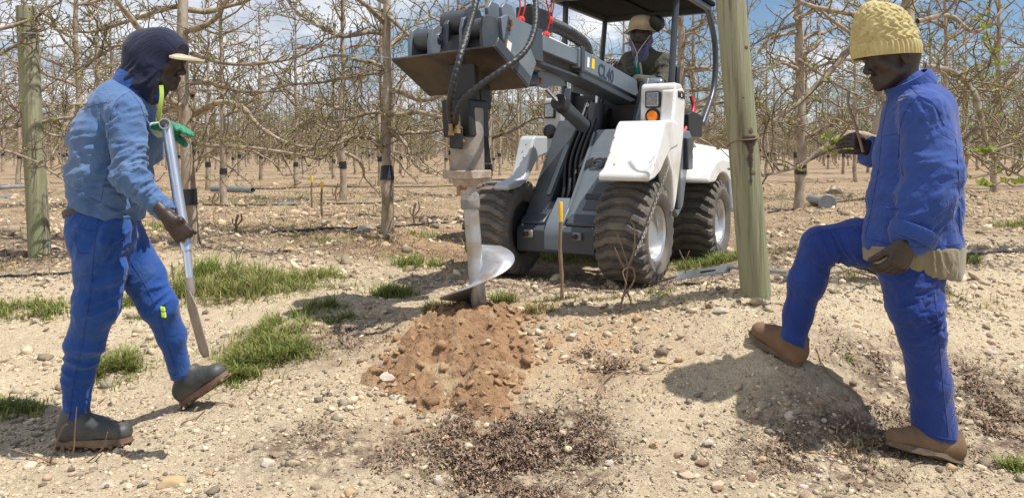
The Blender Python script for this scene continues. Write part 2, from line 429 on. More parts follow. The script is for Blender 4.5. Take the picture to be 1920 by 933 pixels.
class Twigs:
    """fast collector of tapering 3-sided / n-sided tubes"""
    def __init__(s): s.v = []; s.f = []; s.n = 0
    def add(s, pts, r0, r1, sides=3):
        pts = np.asarray(pts); n = len(pts)
        r = np.linspace(r0, r1, n) if np.isscalar(r0) else np.asarray(r0)
        t = np.gradient(pts, axis=0); t /= np.linalg.norm(t, axis=1)[:, None]+1e-9
        up = np.where(np.abs(t[:, 2:3]) < .8, V(0,0,1), V(1,0,0)) if False else (V(0,0,1) if abs(t[:, 2]).mean() < .75 else V(1,0,0))
        u = np.cross(t, up); u /= np.linalg.norm(u, axis=1)[:, None]+1e-9; w = np.cross(t, u)
        a = np.arange(sides)*2*math.pi/sides
        ring = (np.cos(a)[None,:,None]*u[:,None,:] + np.sin(a)[None,:,None]*w[:,None,:])*r[:,None,None] + pts[:,None,:]
        j = np.arange(sides); k = (j+1) % sides; b = np.arange(n-1)[:, None]*sides
        F = np.stack([b+j, b+k, b+sides+k, b+sides+j], -1).reshape(-1, 4)
        s.v.append(ring.reshape(-1, 3)); s.f.append(F+s.n); s.n += n*sides
    def mesh(s, name, m, smooth=True):
        o = fastmesh(name, np.concatenate(s.v), np.concatenate(s.f), m, smooth=smooth); return o

def walk(R, p, d, L, step, wob, lift=0.0, knob=0):
    n = max(2, int(L/step)); pts = [np.array(p)]; d = d/np.linalg.norm(d)
    for i in range(n):
        d = d + R.normal(0, wob, 3) + V(0, 0, lift)
        d /= np.linalg.norm(d); pts.append(pts[-1]+d*step)
    return np.array(pts)

def leaf_quads(R, p, n, size):
    vs = []
    for _ in range(n):
        d = R.normal(0, 1, 3); d[2] = abs(d[2])*.8+.2; d /= np.linalg.norm(d)
        s_ = np.cross(d, R.normal(0, 1, 3)); s_ /= np.linalg.norm(s_)+1e-9
        L = size*R.uniform(.6, 1.3); w = L*.3; b0 = p + d*L*.1
        nrm = np.cross(d, s_)
        vs += [b0, b0+d*L*.45+s_*w+nrm*w*.3, b0+d*L, b0+d*L*.45-s_*w+nrm*w*.3]
    return vs

def grow(seed, height, hero=(), lean=V(0,0,0), rad=.062, dens=1.0, nlimb=17, leaves=1.0, zstart=.72, trunkpts=None, hmax=None):
    R = np.random.RandomState(seed)
    Tk = Twigs(); Br = Twigs(); Tw = Twigs(); Lv = []
    n = 22; z = np.linspace(-.12, height, n)
    wob = np.cumsum(R.normal(0, .011, (n, 2)), axis=0); wob -= wob[0]
    tp = np.c_[wob*1.0 + np.outer(z/height, lean[:2]), z]
    if trunkpts is not None: tp = spline(trunkpts, 5); z = tp[:, 2]
    zz = np.clip(tp[:, 2]/height, 0, 1)
    tr_ = rad*(1-zz*.78)*(1+R.normal(0, .06, len(tp))) + .022*np.exp(-np.clip(tp[:,2],0,9)/.07)*rad/.06
    Tk.add(tp, tr_, 0, 9)
    def at(zq):
        i = np.argmin(abs(tp[:, 2]-zq)); return tp[i], tr_[i]
    limbs = []
    for k in range(nlimb):
        zq = zstart + (height-zstart-.15)*((k+R.rand()*.8)/nlimb)**.95
        p, r = at(zq)
        ang = R.choice([0, math.pi]) + R.normal(0, .85) + math.atan2(ROWD[1], ROWD[0])
        h = (zq-zstart)/(height-zstart)
        L = R.uniform(.75, 1.5)*(1-.45*h)
        d = V(math.cos(ang), math.sin(ang), R.uniform(-.15, .45)+.35*h)
        w = walk(R, p, d, L, .085, .17, R.uniform(-.04, .05))
        limbs.append((w, r*R.uniform(.42, .66)+.005))
    for pts, r in hero: limbs.append((spline(pts, 7), r))
    for w, r0 in limbs:
        m = len(w); rr = np.linspace(r0, .0075, m)*(1+R.normal(0, .09, m))
        Br.add(w, rr, 0, 6)
        # second order
        for i in range(1, m):
            if R.rand() > .82*dens*(1-.45*min(1, max(0, (w[i][2]-2.0)/1.0))): continue
            tdir = w[i]-w[i-1]; tdir /= np.linalg.norm(tdir)+1e-9
            d = np.cross(tdir, R.normal(0, 1, 3)); d /= np.linalg.norm(d)+1e-9; d[2] = abs(d[2])*R.choice([1,1,1,-.6]); d += tdir*.5
            L = R.choice([R.uniform(.06, .2), R.uniform(.2, .75)])
            t2 = walk(R, w[i], d, L, .05, .25, .05)
            Tw.add(t2, .0064, .0028, 3)
            for j in range(1, len(t2)):
                if R.rand() < .55*dens:
                    d2 = R.normal(0, 1, 3); d2[2] += .5; d2 /= np.linalg.norm(d2)
                    t3 = walk(R, t2[j], d2, R.uniform(.03, .16), .03, .25, .05)
                    Tw.add(t3, .004, .0028, 3)
                    if R.rand() < .7*leaves: Lv.extend(leaf_quads(R, t3[-1], R.randint(2, 5), .023))
            if R.rand() < .8*leaves: Lv.extend(leaf_quads(R, t2[-1], R.randint(2, 6), .025))
    a = Tk.mesh('trunk', M['bark']); b = Br.mesh('limbs', M['branch']); c = Tw.mesh('twigs', M['twig'])
    lv = np.array(Lv); d = fastmesh('leaves', lv, np.arange(len(lv)).reshape(-1, 4), M['leaf'])
    return a, b, c, d, (tp, tr_)

def band_mesh(tp, tr_, z0=.56, h=.13):
    m = MB(); prof = []
    zs = np.linspace(z0, z0+h, 6)
    pts = np.array([[np.interp(q, tp[:,2], tp[:,0]), np.interp(q, tp[:,2], tp[:,1]), q] for q in zs])
    rs = np.array([np.interp(q, tp[:,2], tr_) for q in zs])+.005+_rs.rand(6)*.002
    m.tube(pts, rs, 12)
    return m.build('tape_band', M['tape'], smooth=60)

def adopt(root, objs):
    for o in objs: o.parent = root

def near_tree(label, px, py, Y, seed, rad=.06, hero=(), group='apple trees in the nearest row', height=4.2, lean=(0,0), band=.5, nlimb=17, dens=1.0, pt=None, zstart=.9, trunkpts=None):
    b = P(px, py, Y); b[2] = float(gz0(b[0], b[1]))
    hr = [([P(*q)-b for q in pts], r) for pts, r in hero]
    root = empty('apple_tree', b); tag(root, label, 'tree', group)
    if trunkpts is not None: trunkpts = [np.zeros(3)-V(0,0,.1)]+[P(*q)-b for q in trunkpts]
    a = grow(seed, height, hr, V(*lean, 0), rad, dens, nlimb, zstart=zstart, trunkpts=trunkpts)
    adopt(root, a[:4])
    if band: adopt(root, [band_mesh(a[4][0], a[4][1], band)])
    return root

near_tree('bare apple tree right behind the man in the dark hood, with low black tape', 362, 462, 6.1, 11, .063,
  hero=[([(360,215,6.1),(410,192,6.0),(452,200,5.95),(490,240,5.9),(545,270,5.85),(605,277,5.85)], .03),
        ([(358,100,6.1),(430,120,6.0),(500,117,6.0),(560,105,6.1),(640,60,6.2)], .02),
        ([(362,270,6.1),(420,275,5.9),(480,278,5.8),(560,290,5.8),(600,300,5.9)], .018),
        ([(362,180,6.1),(330,170,6.2),(280,120,6.3),(230,85,6.3),(180,110,6.3),(130,140,6.3)], .022),
        ([(345,10,6.1),(300,20,6.1),(240,40,6.2),(170,60,6.3),(100,55,6.3)], .022)], lean=(-.13,0), band=.33)
near_tree('knobbly apple tree left of the auger, with long curved limbs and wide black tape', 727, 438, 6.9, 12, .06,
  hero=[([(722,285,6.9),(700,262,6.8),(660,256,6.7),(630,270,6.6),(580,280,6.6),(520,283,6.6),(440,272,6.6)], .034),
        ([(718,62,6.9),(690,60,6.8),(640,68,6.7),(600,50,6.7),(560,25,6.8),(540,0,6.9)], .032),
        ([(724,210,6.9),(690,212,6.8),(650,225,6.8),(610,228,6.8),(560,235,6.9)], .022),
        ([(724,135,6.9),(690,138,6.8),(650,145,6.8),(600,155,6.8),(540,160,6.8),(470,180,6.8)], .024),
        ([(728,240,6.9),(760,270,6.8),(775,305,6.7),(800,325,6.6)], .022),
        ([(716,20,6.9),(760,60,6.8),(790,90,6.8),(830,95,6.8),(880,60,6.9)], .022)], lean=(-.08,0), band=.5)
near_tree('straight apple tree with black tape just right of the large leaning post', 1500, 393, 9.3, 13, .068,
  hero=[([(1492,60,9.3),(1440,75,9.1),(1410,120,9.0)], .03), ([(1494,110,9.3),(1540,140,9.1),(1590,170,9.0),(1640,190,9)], .028),
        ([(1490,35,9.3),(1540,20,9.2),(1600,45,9.1)], .026), ([(1496,190,9.3),(1450,215,9.1),(1420,200,9.1)], .024)], lean=(-.1,0), band=.45)
near_tree('apple tree seen between the cab posts of the white loader', 1287, 412, 8.7, 14, .058, hero=[([(1285,60,8.7),(1310,50,8.6),(1340,20,8.5)],.03),([(1285,130,8.7),(1330,130,8.5),(1360,160,8.4)],.024)], band=.5)
near_tree('apple tree partly hidden by the hanging auger mast', 916, 420, 8.1, 15, .058, hero=[([(916,260,8.1),(960,245,8),(1010,220,7.9),(1050,240,7.9)],.026),([(915,220,8.1),(870,230,8),(800,250,7.9),(760,245,7.9)],.026)], band=.5)
near_tree('apple tree standing directly behind the man in the yellow knitted hat', 1690, 500, 4.35, 16, .055,
  hero=[([(1680,130,4.35),(1620,75,4.3),(1590,95,4.25),(1560,130,4.2),(1500,190,4.15),(1440,235,4.1),(1380,300,4.05)], .028),
        ([(1735,125,4.35),(1790,138,4.3),(1820,165,4.25),(1838,215,4.2),(1850,265,4.2),(1880,310,4.15),(1925,335,4.1)], .026),
        ([(1648,260,4.35),(1590,250,4.1),(1540,280,4.0),(1500,310,4.0),(1430,330,3.95)], .020),
        ([(1655,190,4.35),(1640,130,4.3),(1615,80,4.3),(1550,30,4.3),(1500,-20,4.3)], .016),
        ([(1720,40,4.35),(1780,30,4.4),(1830,60,4.4),(1890,10,4.4)], .018),
        ([(1845,230,4.2),(1800,270,4.2),(1830,290,4.2),(1900,270,4.2)], .014)],
  group='apple trees beside the leaning post', band=.25, nlimb=12, zstart=1.2, dens=.8, height=3.6,
  trunkpts=[(1668,400,4.35),(1650,300,4.35),(1652,230,4.35),(1690,150,4.35),(1700,60,4.35),(1705,-100,4.35),(1700,-400,4.35)])
near_tree('apple tree reaching in from the far right edge beyond the knitted hat', 2060, 500, 5.3, 17, .07,
  hero=[([(2050,60,5.3),(1960,90,5.2),(1900,150,5.1),(1860,170,5.0),(1800,160,4.9)], .026), ([(2050,200,5.3),(1960,240,5.2),(1880,260,5.1),(1830,250,5.0)], .022)],
  group='apple trees beside the leaning post', band=.4, zstart=1.0)
near_tree('apple tree at the far left edge behind the weathered post', -160, 500, 5.4, 18, .065,
  hero=[([(-150,160,5.4),(-60,130,5.5),(20,90,5.6),(60,60,5.6)], .024), ([(-150,260,5.4),(-40,270,5.5),(60,300,5.6),(140,345,5.6),(220,340,5.7)], .014)], band=.4)

# --- shared variants for the rows behind
VAR = []
for i in range(7):
    a = grow(100+i, 4.1+.2*(i % 3), (), V(_rs.normal(0,.06), _rs.normal(0,.06), 0), .052, 1.1, 24)
    bnd = band_mesh(a[4][0], a[4][1], .44+.035*i, .09+.012*(i % 4))
    VAR.append(list(a[:4])+[bnd])
placed = []
ROWNAMES = {0:'first', 1:'second', 2:'third', 3:'fourth', 4:'fifth', 5:'sixth', 6:'seventh', 7:'eighth', 8:'ninth', 9:'tenth', 10:'eleventh', 11:'twelfth'}
used = [False]*7
cnt = 0
spots = []
for row in range(0, 12):
    off = 6.35 + 4.1*row
    for k in range(-26, 60):
        p = ROWN*off + ROWD*(k*1.72 + .35*row) + V(*_rs.normal(0, .09, 2), 0)
        if p[1] < 5 or abs(p[0]/p[1]) > .86: continue
        px = 960+FPX*p[0]/p[1]
        if row == 0 and px < 1560: continue
        spots.append((row, px, p))
spots.sort(key=lambda s: s[2][1])
spots = spots[:285]
rows_seen = {}
for row, px, p in spots:
    i = _rs.randint(0, 7); proto = VAR[i]
    root = empty('apple_tree', (p[0], p[1], float(gz0(p[0], p[1]))), _rs.choice([0, math.pi]) + _rs.normal(0, .25))
    s_ = _rs.uniform(.9, 1.1); root.scale = (s_, s_, s_*_rs.uniform(.94, 1.06))
    side = 'left' if px < 640 else ('middle' if px < 1400 else 'right')
    where = {'left': 'behind the hooded man', 'middle': 'behind the loader and auger', 'right': 'behind the man in the knitted hat'}[side]
    ordc = rows_seen[row] = rows_seen.get(row, 0)
    if row == 0: lab = 'taped apple tree in the nearest row, ' + where
    elif row <= 5: lab = 'bare apple tree in the %s row back, %s' % (ROWNAMES[row], where)
    else: lab = 'distant apple tree in the %s row back, %s' % (ROWNAMES[row], where)
    grp = 'apple trees of the %s row back, %s' % (ROWNAMES[row], where)
    if row <= 6:
        ks = sorted(q[1] for q in spots if q[0] == row); n_ = ks.index(px)
        ORD = ['leftmost'] + ['%s from the left' % w_ for w_ in 'second third fourth fifth sixth seventh eighth ninth tenth eleventh twelfth thirteenth fourteenth fifteenth sixteenth seventeenth eighteenth nineteenth twentieth'.split()]
        RO = ['rightmost'] + ['%s from the right' % w_ for w_ in 'second third fourth fifth sixth seventh eighth ninth tenth eleventh twelfth thirteenth fourteenth fifteenth sixteenth seventeenth eighteenth nineteenth twentieth'.split()]
        m_ = len(ks)-1-n_
        o_ = ORD[n_] if n_ <= m_ and n_ < 20 else (RO[m_] if m_ < 20 else None)
        if o_: lab = 'bare taped apple tree, %s in the %s row back' % (o_, ROWNAMES[row]); grp = 'apple trees of the %s row back' % ROWNAMES[row]
    tag(root, lab, 'tree', grp)
    for o in proto:
        if used[i]: c = o.copy(); COL.objects.link(c)
        else: c = o
        c.parent = root
    used[i] = True
# --- the orchard beyond, one mass nobody could count
Fr = Twigs(); FL = []
R_ = np.random.RandomState(5)
for row in range(8, 34):
    off = 6.35 + 4.1*row
    for k in range(-60, 130):
        p = ROWN*off + ROWD*(k*1.72 + .35*row) + V(*R_.normal(0, .1, 2), 0)
        if p[1] < spots[-1][2][1] or abs(p[0]/p[1]) > .78 or p[1] > 120: continue
        b = V(p[0], p[1], .5)
        Fr.add(np.array([b, b+V(R_.normal(0,.05),0,1.5), b+V(R_.normal(0,.1),0,4.0)]), .07, .02, 4)
        for q in range(46):
            z = R_.uniform(.15, 3.4); an = R_.uniform(0, 6.28); L = R_.uniform(.3, 1.1)*(1.2-z/5)
            d = V(math.cos(an), math.sin(an), R_.uniform(-.2, .7)); s0 = b+V(0,0,z)+d*L*R_.uniform(0,.6)
            Fr.add(np.array([s0, s0+d*L*.5+V(0,0,R_.normal(0,.05)), s0+d*L]), .017, .010, 3)
        for q in range(10): FL.extend(leaf_quads(R_, b+V(R_.normal(0,.5), R_.normal(0,.5), R_.uniform(.9, 3.8)), 2, .09))
o = Fr.mesh('orchard_mass', M['branch']); tag(o, 'far rows of bare orchard trees fading into one mass', 'orchard', kind='stuff')
lv = np.array(FL); o2 = fastmesh('orchard_leaves', lv, np.arange(len(lv)).reshape(-1, 4), M['leaf'], parent=o)

# ------------------------------------------------ wooden posts
def post(label, px0, py0, px1, py1, Y, r0, r1, seed, wires, topdisc=True):
    a = P(px0, py0, Y); b = P(px1, py1, Y); base = V(a[0], a[1], float(gz0(a[0], a[1])))
    a = a.copy(); d = (b-a)/np.linalg.norm(b-a)
    a0 = a-d*.25
    R = np.random.RandomState(seed)
    n = 46; sg = 40; t = np.linspace(0, 1, n)
    pts = a0+np.outer(t, b-a0); vs = []
    u = V(1,0,0); u = u-d*np.dot(u,d); u /= np.linalg.norm(u); w = np.cross(d, u)
    for i in range(n):
        r = r0+(r1-r0)*t[i]
        for j in range(sg):
            an = 2*math.pi*j/sg
            c_ = V(math.cos(an)*2.2, math.sin(an)*2.2, t[i]*3+seed)
            cr_ = V(math.cos(an)*8, math.sin(an)*8, t[i]*2.0+seed)
            rr = r*(1+.07*(float(fbm(c_, 2))-.5)+.05*(float(vnoise(cr_))-.5))
            vs.append(pts[i]+(u*math.cos(an)+w*math.sin(an))*rr)
    m = MB(); F = []
    for i in range(n-1):
        for j in range(sg):
            k = (j+1) % sg; F.append((i*sg+j, i*sg+k, (i+1)*sg+k, (i+1)*sg+j))
    F += [tuple(range(sg))[::-1], tuple((n-1)*sg+j for j in range(sg))]
    m.add(vs, F)
    root = empty('wooden_post', base); tag(root, label, 'post', 'treated timber trellis posts')
    tb = m.build('timber', M['post'], root, smooth=50, org=base)
    va = np.array(vs); st = np.zeros(len(va))
    for (kx, ky, sx_, sy_) in wires.get('stain', []):
        c = P(kx, ky, Y); st += np.exp(-((va[:,0]-c[0])/sx_)**2-((va[:,2]-c[2])/sy_)**2)*(va[:,1] < pts[np.arange(len(va))//sg, 1])
    at_ = tb.data.color_attributes.new('stain', 'FLOAT_COLOR', 'POINT'); q_ = np.clip(st, 0, 1); at_.data.foreach_set('color', np.stack([q_, q_, q_, q_*0+1], -1).ravel().astype(np.float32))
    kn = MB()
    for (kx, ky, s_) in wires.get('knots', []):
        c = P(kx, ky, Y); i = np.argmin(np.linalg.norm(pts-c, axis=1)); rr = r0+(r1-r0)*t[i]
        off = np.dot(c-pts[i], u); dep = -math.sqrt(max(rr*rr-off*off, 0.0001))
        cc = pts[i]+u*off+V(0, dep*.985, 0)
        prof = [(-.004, s_), (.0, s_*.95), (.002, s_*.6), (.003, .001)]
        kn.lathe(prof, cc, V(0, -1, 0)+V(off/rr,0,0)*.8, 14)
    if kn.n: kn.build('knots', M['knot'], root, smooth=40, org=base)
    wr = MB()
    for wy, cl_ in wires.get('wire', []):
        i = np.argmin(abs(CAMH-(wy-HY)/FPX*Y - pts[:, 2])); rr = (r0+(r1-r0)*t[i])*1.035
        an = np.linspace(0, 2*math.pi, 30); ring = pts[i]+np.outer(np.cos(an), u)*rr+np.outer(np.sin(an), w)*rr+np.outer(np.sin(an*2)*.012+cl_*np.cos(an)*.02, V(0,0,1))
        wr.tube(ring, .0032, 5)
    if wr.n: wr.build('wire_wrap', M['drytwig'], root, org=base)
    return root
post('thick greenish leaning post beside the white loader, dark stain halfway up', 1416, 532, 1365, -60, 3.52, .0695, .0685, 3,
     {'knots': [(1392,92,.012),(1398,240,.016),(1404,330,.014),(1416,250,.01),(1385,180,.008)], 'wire': [(258,1)], 'stain': [(1398,285,.022,.05),(1400,262,.05,.012),(1399,330,.012,.05),(1432,275,.012,.02)]})
post('thinner weathered post at the left, sawn flat top with wire wrapped round it', 74, 470, 49, 13, 5.8, .078, .070, 8,
     {'knots': [(66,150,.012),(62,330,.014)], 'wire': [(35,.3),(42,-.2),(272,.3),(276,0),(310,.2)]})

# trellis wires running along the rows
for off, zs, lab in ((6.35, (2.05, 2.6), 'thin trellis wires along the nearest tree row'), (10.4, (2.2,3.0), 'thin trellis wires along the second tree row')):
    m = MB()
    for zq in zs:
        a = ROWN*off-ROWD*14; b = ROWN*off+ROWD*26; a[2] = b[2] = zq
        m.tube(np.linspace(a, b, 12)+np.outer(np.sin(np.linspace(0,3.14*6,12))*.02, V(0,0,1)), .0025, 4)
    tag(m.build('trellis_wire', M['greymetal']), lab, 'wire', 'trellis wires')

# ------------------------------------------------ stakes, pipes, hoses
def stake(label, x0, y0, x1, y1, Y, r, tipc, group='yellow tipped marker sticks'):
    b = P(x0, y0, Y); t = P(x1, y1, Y); base = b.copy(); b = b-V(0,0,.1)
    root = empty('marker_stick', base); tag(root, label, 'stick', group)
    k = spline([b, b+(t-b)*.3+V(.004,0,0), b+(t-b)*.6+V(-.005,0,0), b+(t-b)*.83], 4)
    rr = r*(1+_rs.normal(0, .08, len(k)))
    m = MB(); m.tube(k, rr, 8); m.build('stick', M['drytwig'], root, smooth=60, org=base)
    m = MB(); m.tube([b+(t-b)*.828, t-(t-b)*.01, t], [r*1.12, r*1.15, r*.9], 8); m.build('painted_tip', M['yellow'], root, smooth=60, org=base)
M['yellow'] = mat('yellow_paint', (.75,.45,.02), .5)
stake('tall brown marker stick with yellow painted tip in front of the loader', 1053, 562, 1051, 378, 4.0, .0105, None)
stake('yellow topped marker stick left of the auger, farther and shorter one', 584, 386, 585, 330, 9.3, .012, None)
stake('yellow topped marker stick left of the auger, nearer one beside the shorter stick', 602, 408, 604, 340, 8.3, .012, None)

def gpath(pts, lift=.0, n=8):
    g = [G(*p) for p in pts]; s_ = spline(g, n); s_[:, 2] = gz(s_[:, 0], s_[:, 1])+lift; return s_
def gtube(name, label, cat, pts, r, m, group=None, lift=None, sides=8):
    k = gpath(pts, r if lift is None else lift); mm = MB(); mm.tube(k, r, sides); return tag(mm.build(name, m, smooth=60), label, cat, group)
gh = 'black drip irrigation hoses on the orchard floor'
gtube('drip_hose', 'black drip hose lying left of the auger in front of the knobbly tree', 'hose', [(490,440),(560,436),(640,432),(720,428),(800,422),(870,418)], .011, M['hose'], gh, .012)
gtube('drip_hose', 'black drip hose farther back between the hooded man and the auger', 'hose', [(380,386),(460,388),(520,387)], .011, M['hose'], gh, .012)
gtube('drip_hose', 'long thin black drip hose across the orchard floor behind the marker sticks', 'hose', [(400,352),(500,356),(600,352),(700,352),(850,350)], .012, M['hose'], gh, .012)
gtube('drip_hose', 'black hose on the ground at the left edge below the weathered post', 'hose', [(-60,524),(20,522),(80,520),(135,517)], .009, M['hose'], gh, .009)
gtube('drip_hose', 'black hose on the ground at the right edge behind the knitted hat man', 'hose', [(1800,482),(1860,476),(1930,472)], .009, M['hose'], gh, .009)
gtube('drip_hose', 'black hose running to the grey flanged pipe at the right', 'hose', [(1440,400),(1500,392),(1560,382),(1640,372)], .01, M['hose'], gh, .01)
gtube('drip_hose', 'short black hose between the near auger tree and the loader wheel', 'hose', [(600,384),(680,382),(760,377)], .012, M['hose'], gh, .012)

def flanged_pipe(label, p0, p1, r, fl=True, lift=None):
    a = G(*p0); b = G(*p1); a[2] += r+.01; b[2] += r+.01
    base = a.copy(); base[2] -= r
    root = empty('steel_pipe', base); tag(root, label, 'pipe', 'loose steel pipes on the orchard floor')
    d = b-a; L = np.linalg.norm(d); d /= L
    m = MB(); m.lathe([(0, r*.8), (0, r), (L, r), (L, r*.8), (L-.12, r*.78), (L-.12, 0)], a, d, 24); m.build('tube', M['greymetal'], root, smooth=40, org=base)
    if fl:
        m = MB(); m.lathe([(L-.03, r*1.01), (L-.03, r*2.0), (L-.008, r*2.05), (L+.004, r*1.9), (L+.004, r*1.01)], a, d, 28); m.build('flange', M['greymetal'], root, smooth=40, org=base)
flanged_pipe('grey steel pipe with a round flange lying right of the leaning post', (1520,382), (1552,392), .055)
flanged_pipe('grey steel pipe without flange on the ground right of the hooded man', (398,360), (474,364), .05, False)
a = G(-20,358); b = G(50,354); m = MB(); m.tube([a+V(0,0,.05), b+V(0,0,.05)], .035, 12); tag(m.build('steel_pipe', M['galv'], smooth=40), 'bright steel pipe end at the far left edge behind the post', 'pipe', 'loose steel pipes on the orchard floor')
# crumpled grey sheet
def rag(label, px, py, s_, seed):
    c = G(px, py); n = 12; g = np.linspace(-1, 1, n); X, Y_ = np.meshgrid(g, g)
    p = np.stack([X*2, Y_*2, X*0+seed], -1); Z = fbm(p*1.3, 3)*.9
    v = np.stack([c[0]+X*s_, c[1]+Y_*s_*.6, c[2]+Z*s_*.9*(1-.5*(X**2+Y_**2)/2)-.02], -1).reshape(-1, 3)
    i = np.arange(n*n).reshape(n, n); f = np.stack([i[:-1,:-1], i[:-1,1:], i[1:,1:], i[1:,:-1]], -1).reshape(-1, 4)
    o = fastmesh('plastic_sheet', v, f, M['greymetal'], smooth=True); s2 = o.modifiers.new('th', 'SOLIDIFY'); s2.thickness = .004
    tag(o, label, 'sheet', 'crumpled grey sheets on the ground')
rag('crumpled grey sheet lying right of the hooded man beyond the drip hose', 541, 386, .14, 2)
rag('crumpled grey sheet at the left edge beside the steel pipe end', 8, 372, .12, 5)

# spade lying on the bank
M['steelblade'] = mat('spade_steel', (.28,.30,.31), .45, .6, c2=(.2,.21,.22), scale=9)
a = G(1268,536); b = G(1372,530); a[2] = float(gz(a[0], a[1]))+.06; b[2] = float(gz(b[0], b[1]))+.075
root = empty('flat_spade', a); tag(root, 'long flat grey spade lying on the bank left of the leaning post', 'spade')
d = (b-a)/np.linalg.norm(b-a); sd = np.cross(d, V(0,0,1)); sd /= np.linalg.norm(sd); up = np.cross(sd, d)
L = np.linalg.norm(b-a); th = .005
def fr(o_, x, y, z): return o_ + d*x + (sd*math.cos(.5)+up*math.sin(-.5))*y + (up*math.cos(.5)+sd*math.sin(.5))*z
m = MB(); m.hexa([fr(a,x,y,z) for z in (-th/2, th/2) for x, y in ((0,-.045),(L,-.045),(L,.045),(0,.045))]); m.build('blade', M['steelblade'], root, org=a, bevel=.002)
m = MB(); m.hexa([fr(a,x,y,z) for z in (.003, .009) for x, y in ((L*.45,-.004),(L*.72,-.004),(L*.72,.004),(L*.45,.004))]); m.build('stiffener', M['hose'], root, org=a)
m = MB(); e = P(1478,512,3.75); e[2] = max(e[2], float(gz(e[0], e[1]))+.03); m.tube([fr(a,L-.02,0,.01), (b+e)/2, e], .011, 10); m.build('handle', M['galv'], root, smooth=60, org=a)
m = MB(); m.tube([fr(a,.01,0,0), fr(a,-.06,.0,-.01), fr(a,-.14,.01,-.02)], .008, 8); m.build('tang', M['steelblade'], root, smooth=60, org=a)
# grey pipe behind the knitted-hat man's knee
a = G(1600,508)+V(0,0,.04); b = G(1650,525)+V(0,0,.03); m = MB(); m.tube([a, (a+b)/2+V(0,0,.01), b], .014, 8); tag(m.build('short_pipe', M['hose'], smooth=60), 'short dark pipe on the ground between the legs of the knitted hat man', 'pipe')
# ------------------------------------------------ loose soil round the auger
_bm = bmesh.new(); bmesh.ops.create_icosphere(_bm, subdivisions=2, radius=1); ICO2 = (np.array([v.co[:] for v in _bm.verts]), np.array([[v.index for v in f.verts] for f in _bm.faces])); _bm.free()
_bm = bmesh.new(); bmesh.ops.create_icosphere(_bm, subdivisions=1, radius=1); ICO1 = (np.array([v.co[:] for v in _bm.verts]), np.array([[v.index for v in f.verts] for f in _bm.faces])); _bm.free()
_bm = bmesh.new(); bmesh.ops.create_icosphere(_bm, subdivisions=3, radius=1); ICO3 = (np.array([v.co[:] for v in _bm.verts]), np.array([[v.index for v in f.verts] for f in _bm.faces])); _bm.free()

pc = G(866, 636)
SX, SY = .38, .62
def pile(x, y):
    u = (x-pc[0])/SX; v = (y-(pc[1]-.10))/SY
    ang = np.arctan2(v, u); r = np.hypot(u, v)*(1+.12*np.sin(3*ang+1)+.07*np.sin(7*ang))
    h = np.clip(1-r, 0, 1)**.85
    z = h*.115
    p = np.stack([x*9, y*9, x*0+5], -1); z = z*(1+1.6*(fbm(p*.8, 4, .6)-.5)) + np.clip(h*5, 0, 1)*(fbm(p*2.2, 4, .65)-.45)*.10
    p = np.stack([x*55, y*55, x*0], -1); z = z + np.clip(h*5,0,1)*(vnoise(p)-.5)*.008
    return z, r
xs = np.arange(pc[0]-.65, pc[0]+.65, .008); ys = np.arange(pc[1]-.95, pc[1]+.75, .008)
A_, B_ = np.meshgrid(xs, ys); z_, r_ = pile(A_, B_); Z_ = gz(A_, B_)+z_-.012-np.clip(r_-.98, 0, .1)*.5
i = np.arange(A_.size).reshape(A_.shape); f = np.stack([i[:-1,:-1], i[:-1,1:], i[1:,1:], i[1:,:-1]], -1).reshape(-1, 4)
keep = (r_.ravel()[f].min(axis=1) < 1.12); f = f[keep]
un, inv = np.unique(f, return_inverse=True)
vv = np.stack([A_.ravel(), B_.ravel(), Z_.ravel()], -1)[un]; f = inv.reshape(f.shape)
tag(fastmesh('loose_soil', vv, f, M['soil'], smooth=True), 'heap of loose orange brown soil round the auger tip', 'soil', kind='stuff')
def top(x, y):
    z = float(gz(x, y)); zz, r = pile(np.array([x]), np.array([y]))
    return max(z, z+float(zz[0])-.012) if r[0] < 1.05 else z

def stones_mesh(name, P_, S_, m, ico=ICO1, seed=0, flat=.65, rough=.28):
    R = np.random.RandomState(seed); n = len(P_); v0, f0 = ico
    rv = R.normal(0, 1, (n, 3)); ax = rv/np.linalg.norm(rv, axis=1)[:, None]; an = R.uniform(0, 6.28, n)
    v = v0[None]*(1+R.normal(0, rough*.45, (n, len(v0), 1)))
    sc = np.stack([R.uniform(.75, 1.3, n), R.uniform(.7, 1.1, n), R.uniform(.45, .8, n)], -1)
    v = v*sc[:, None, :]
    c, s = np.cos(an)[:, None], np.sin(an)[:, None]
    vx = v[..., 0]*c-v[..., 1]*s; vy = v[..., 0]*s+v[..., 1]*c
    v = np.stack([vx, vy, v[..., 2]], -1)
    t = R.normal(0, .35, n)[:, None]; vz = v[..., 2]+v[..., 0]*t; v = np.stack([v[..., 0], v[..., 1], vz], -1)
    v = v*S_[:, None, None] + P_[:, None, :]
    F = (f0[None]+np.arange(n)[:, None, None]*len(v0)).reshape(-1, 3)
    return fastmesh(name, v.reshape(-1, 3), F, m)
R = np.random.RandomState(21)
# gravel
n = 40000
Y = 1.9*np.exp(R.rand(n)*math.log(12/1.9)); X = Y*R.uniform(-.8, .8, n)*np.where(R.rand(n) < .3, 1.6, 1)
dens = fbm(np.stack([X*2.2, Y*2.2, X*0], -1), 3); k = dens+R.normal(0, .1, n) > .47; X = X[k]; Y = Y[k]
S = np.clip(R.lognormal(math.log(.006), .6, len(X)), .002, .03)*np.clip(Y/3, .8, 2.2)
Z = gz(X, Y)+S*.15
tag(stones_mesh('gravel', np.stack([X, Y, Z], -1), S, M['pebble'], ICO1, 4), 'small gravel scattered over the sandy ground', 'gravel', kind='stuff')
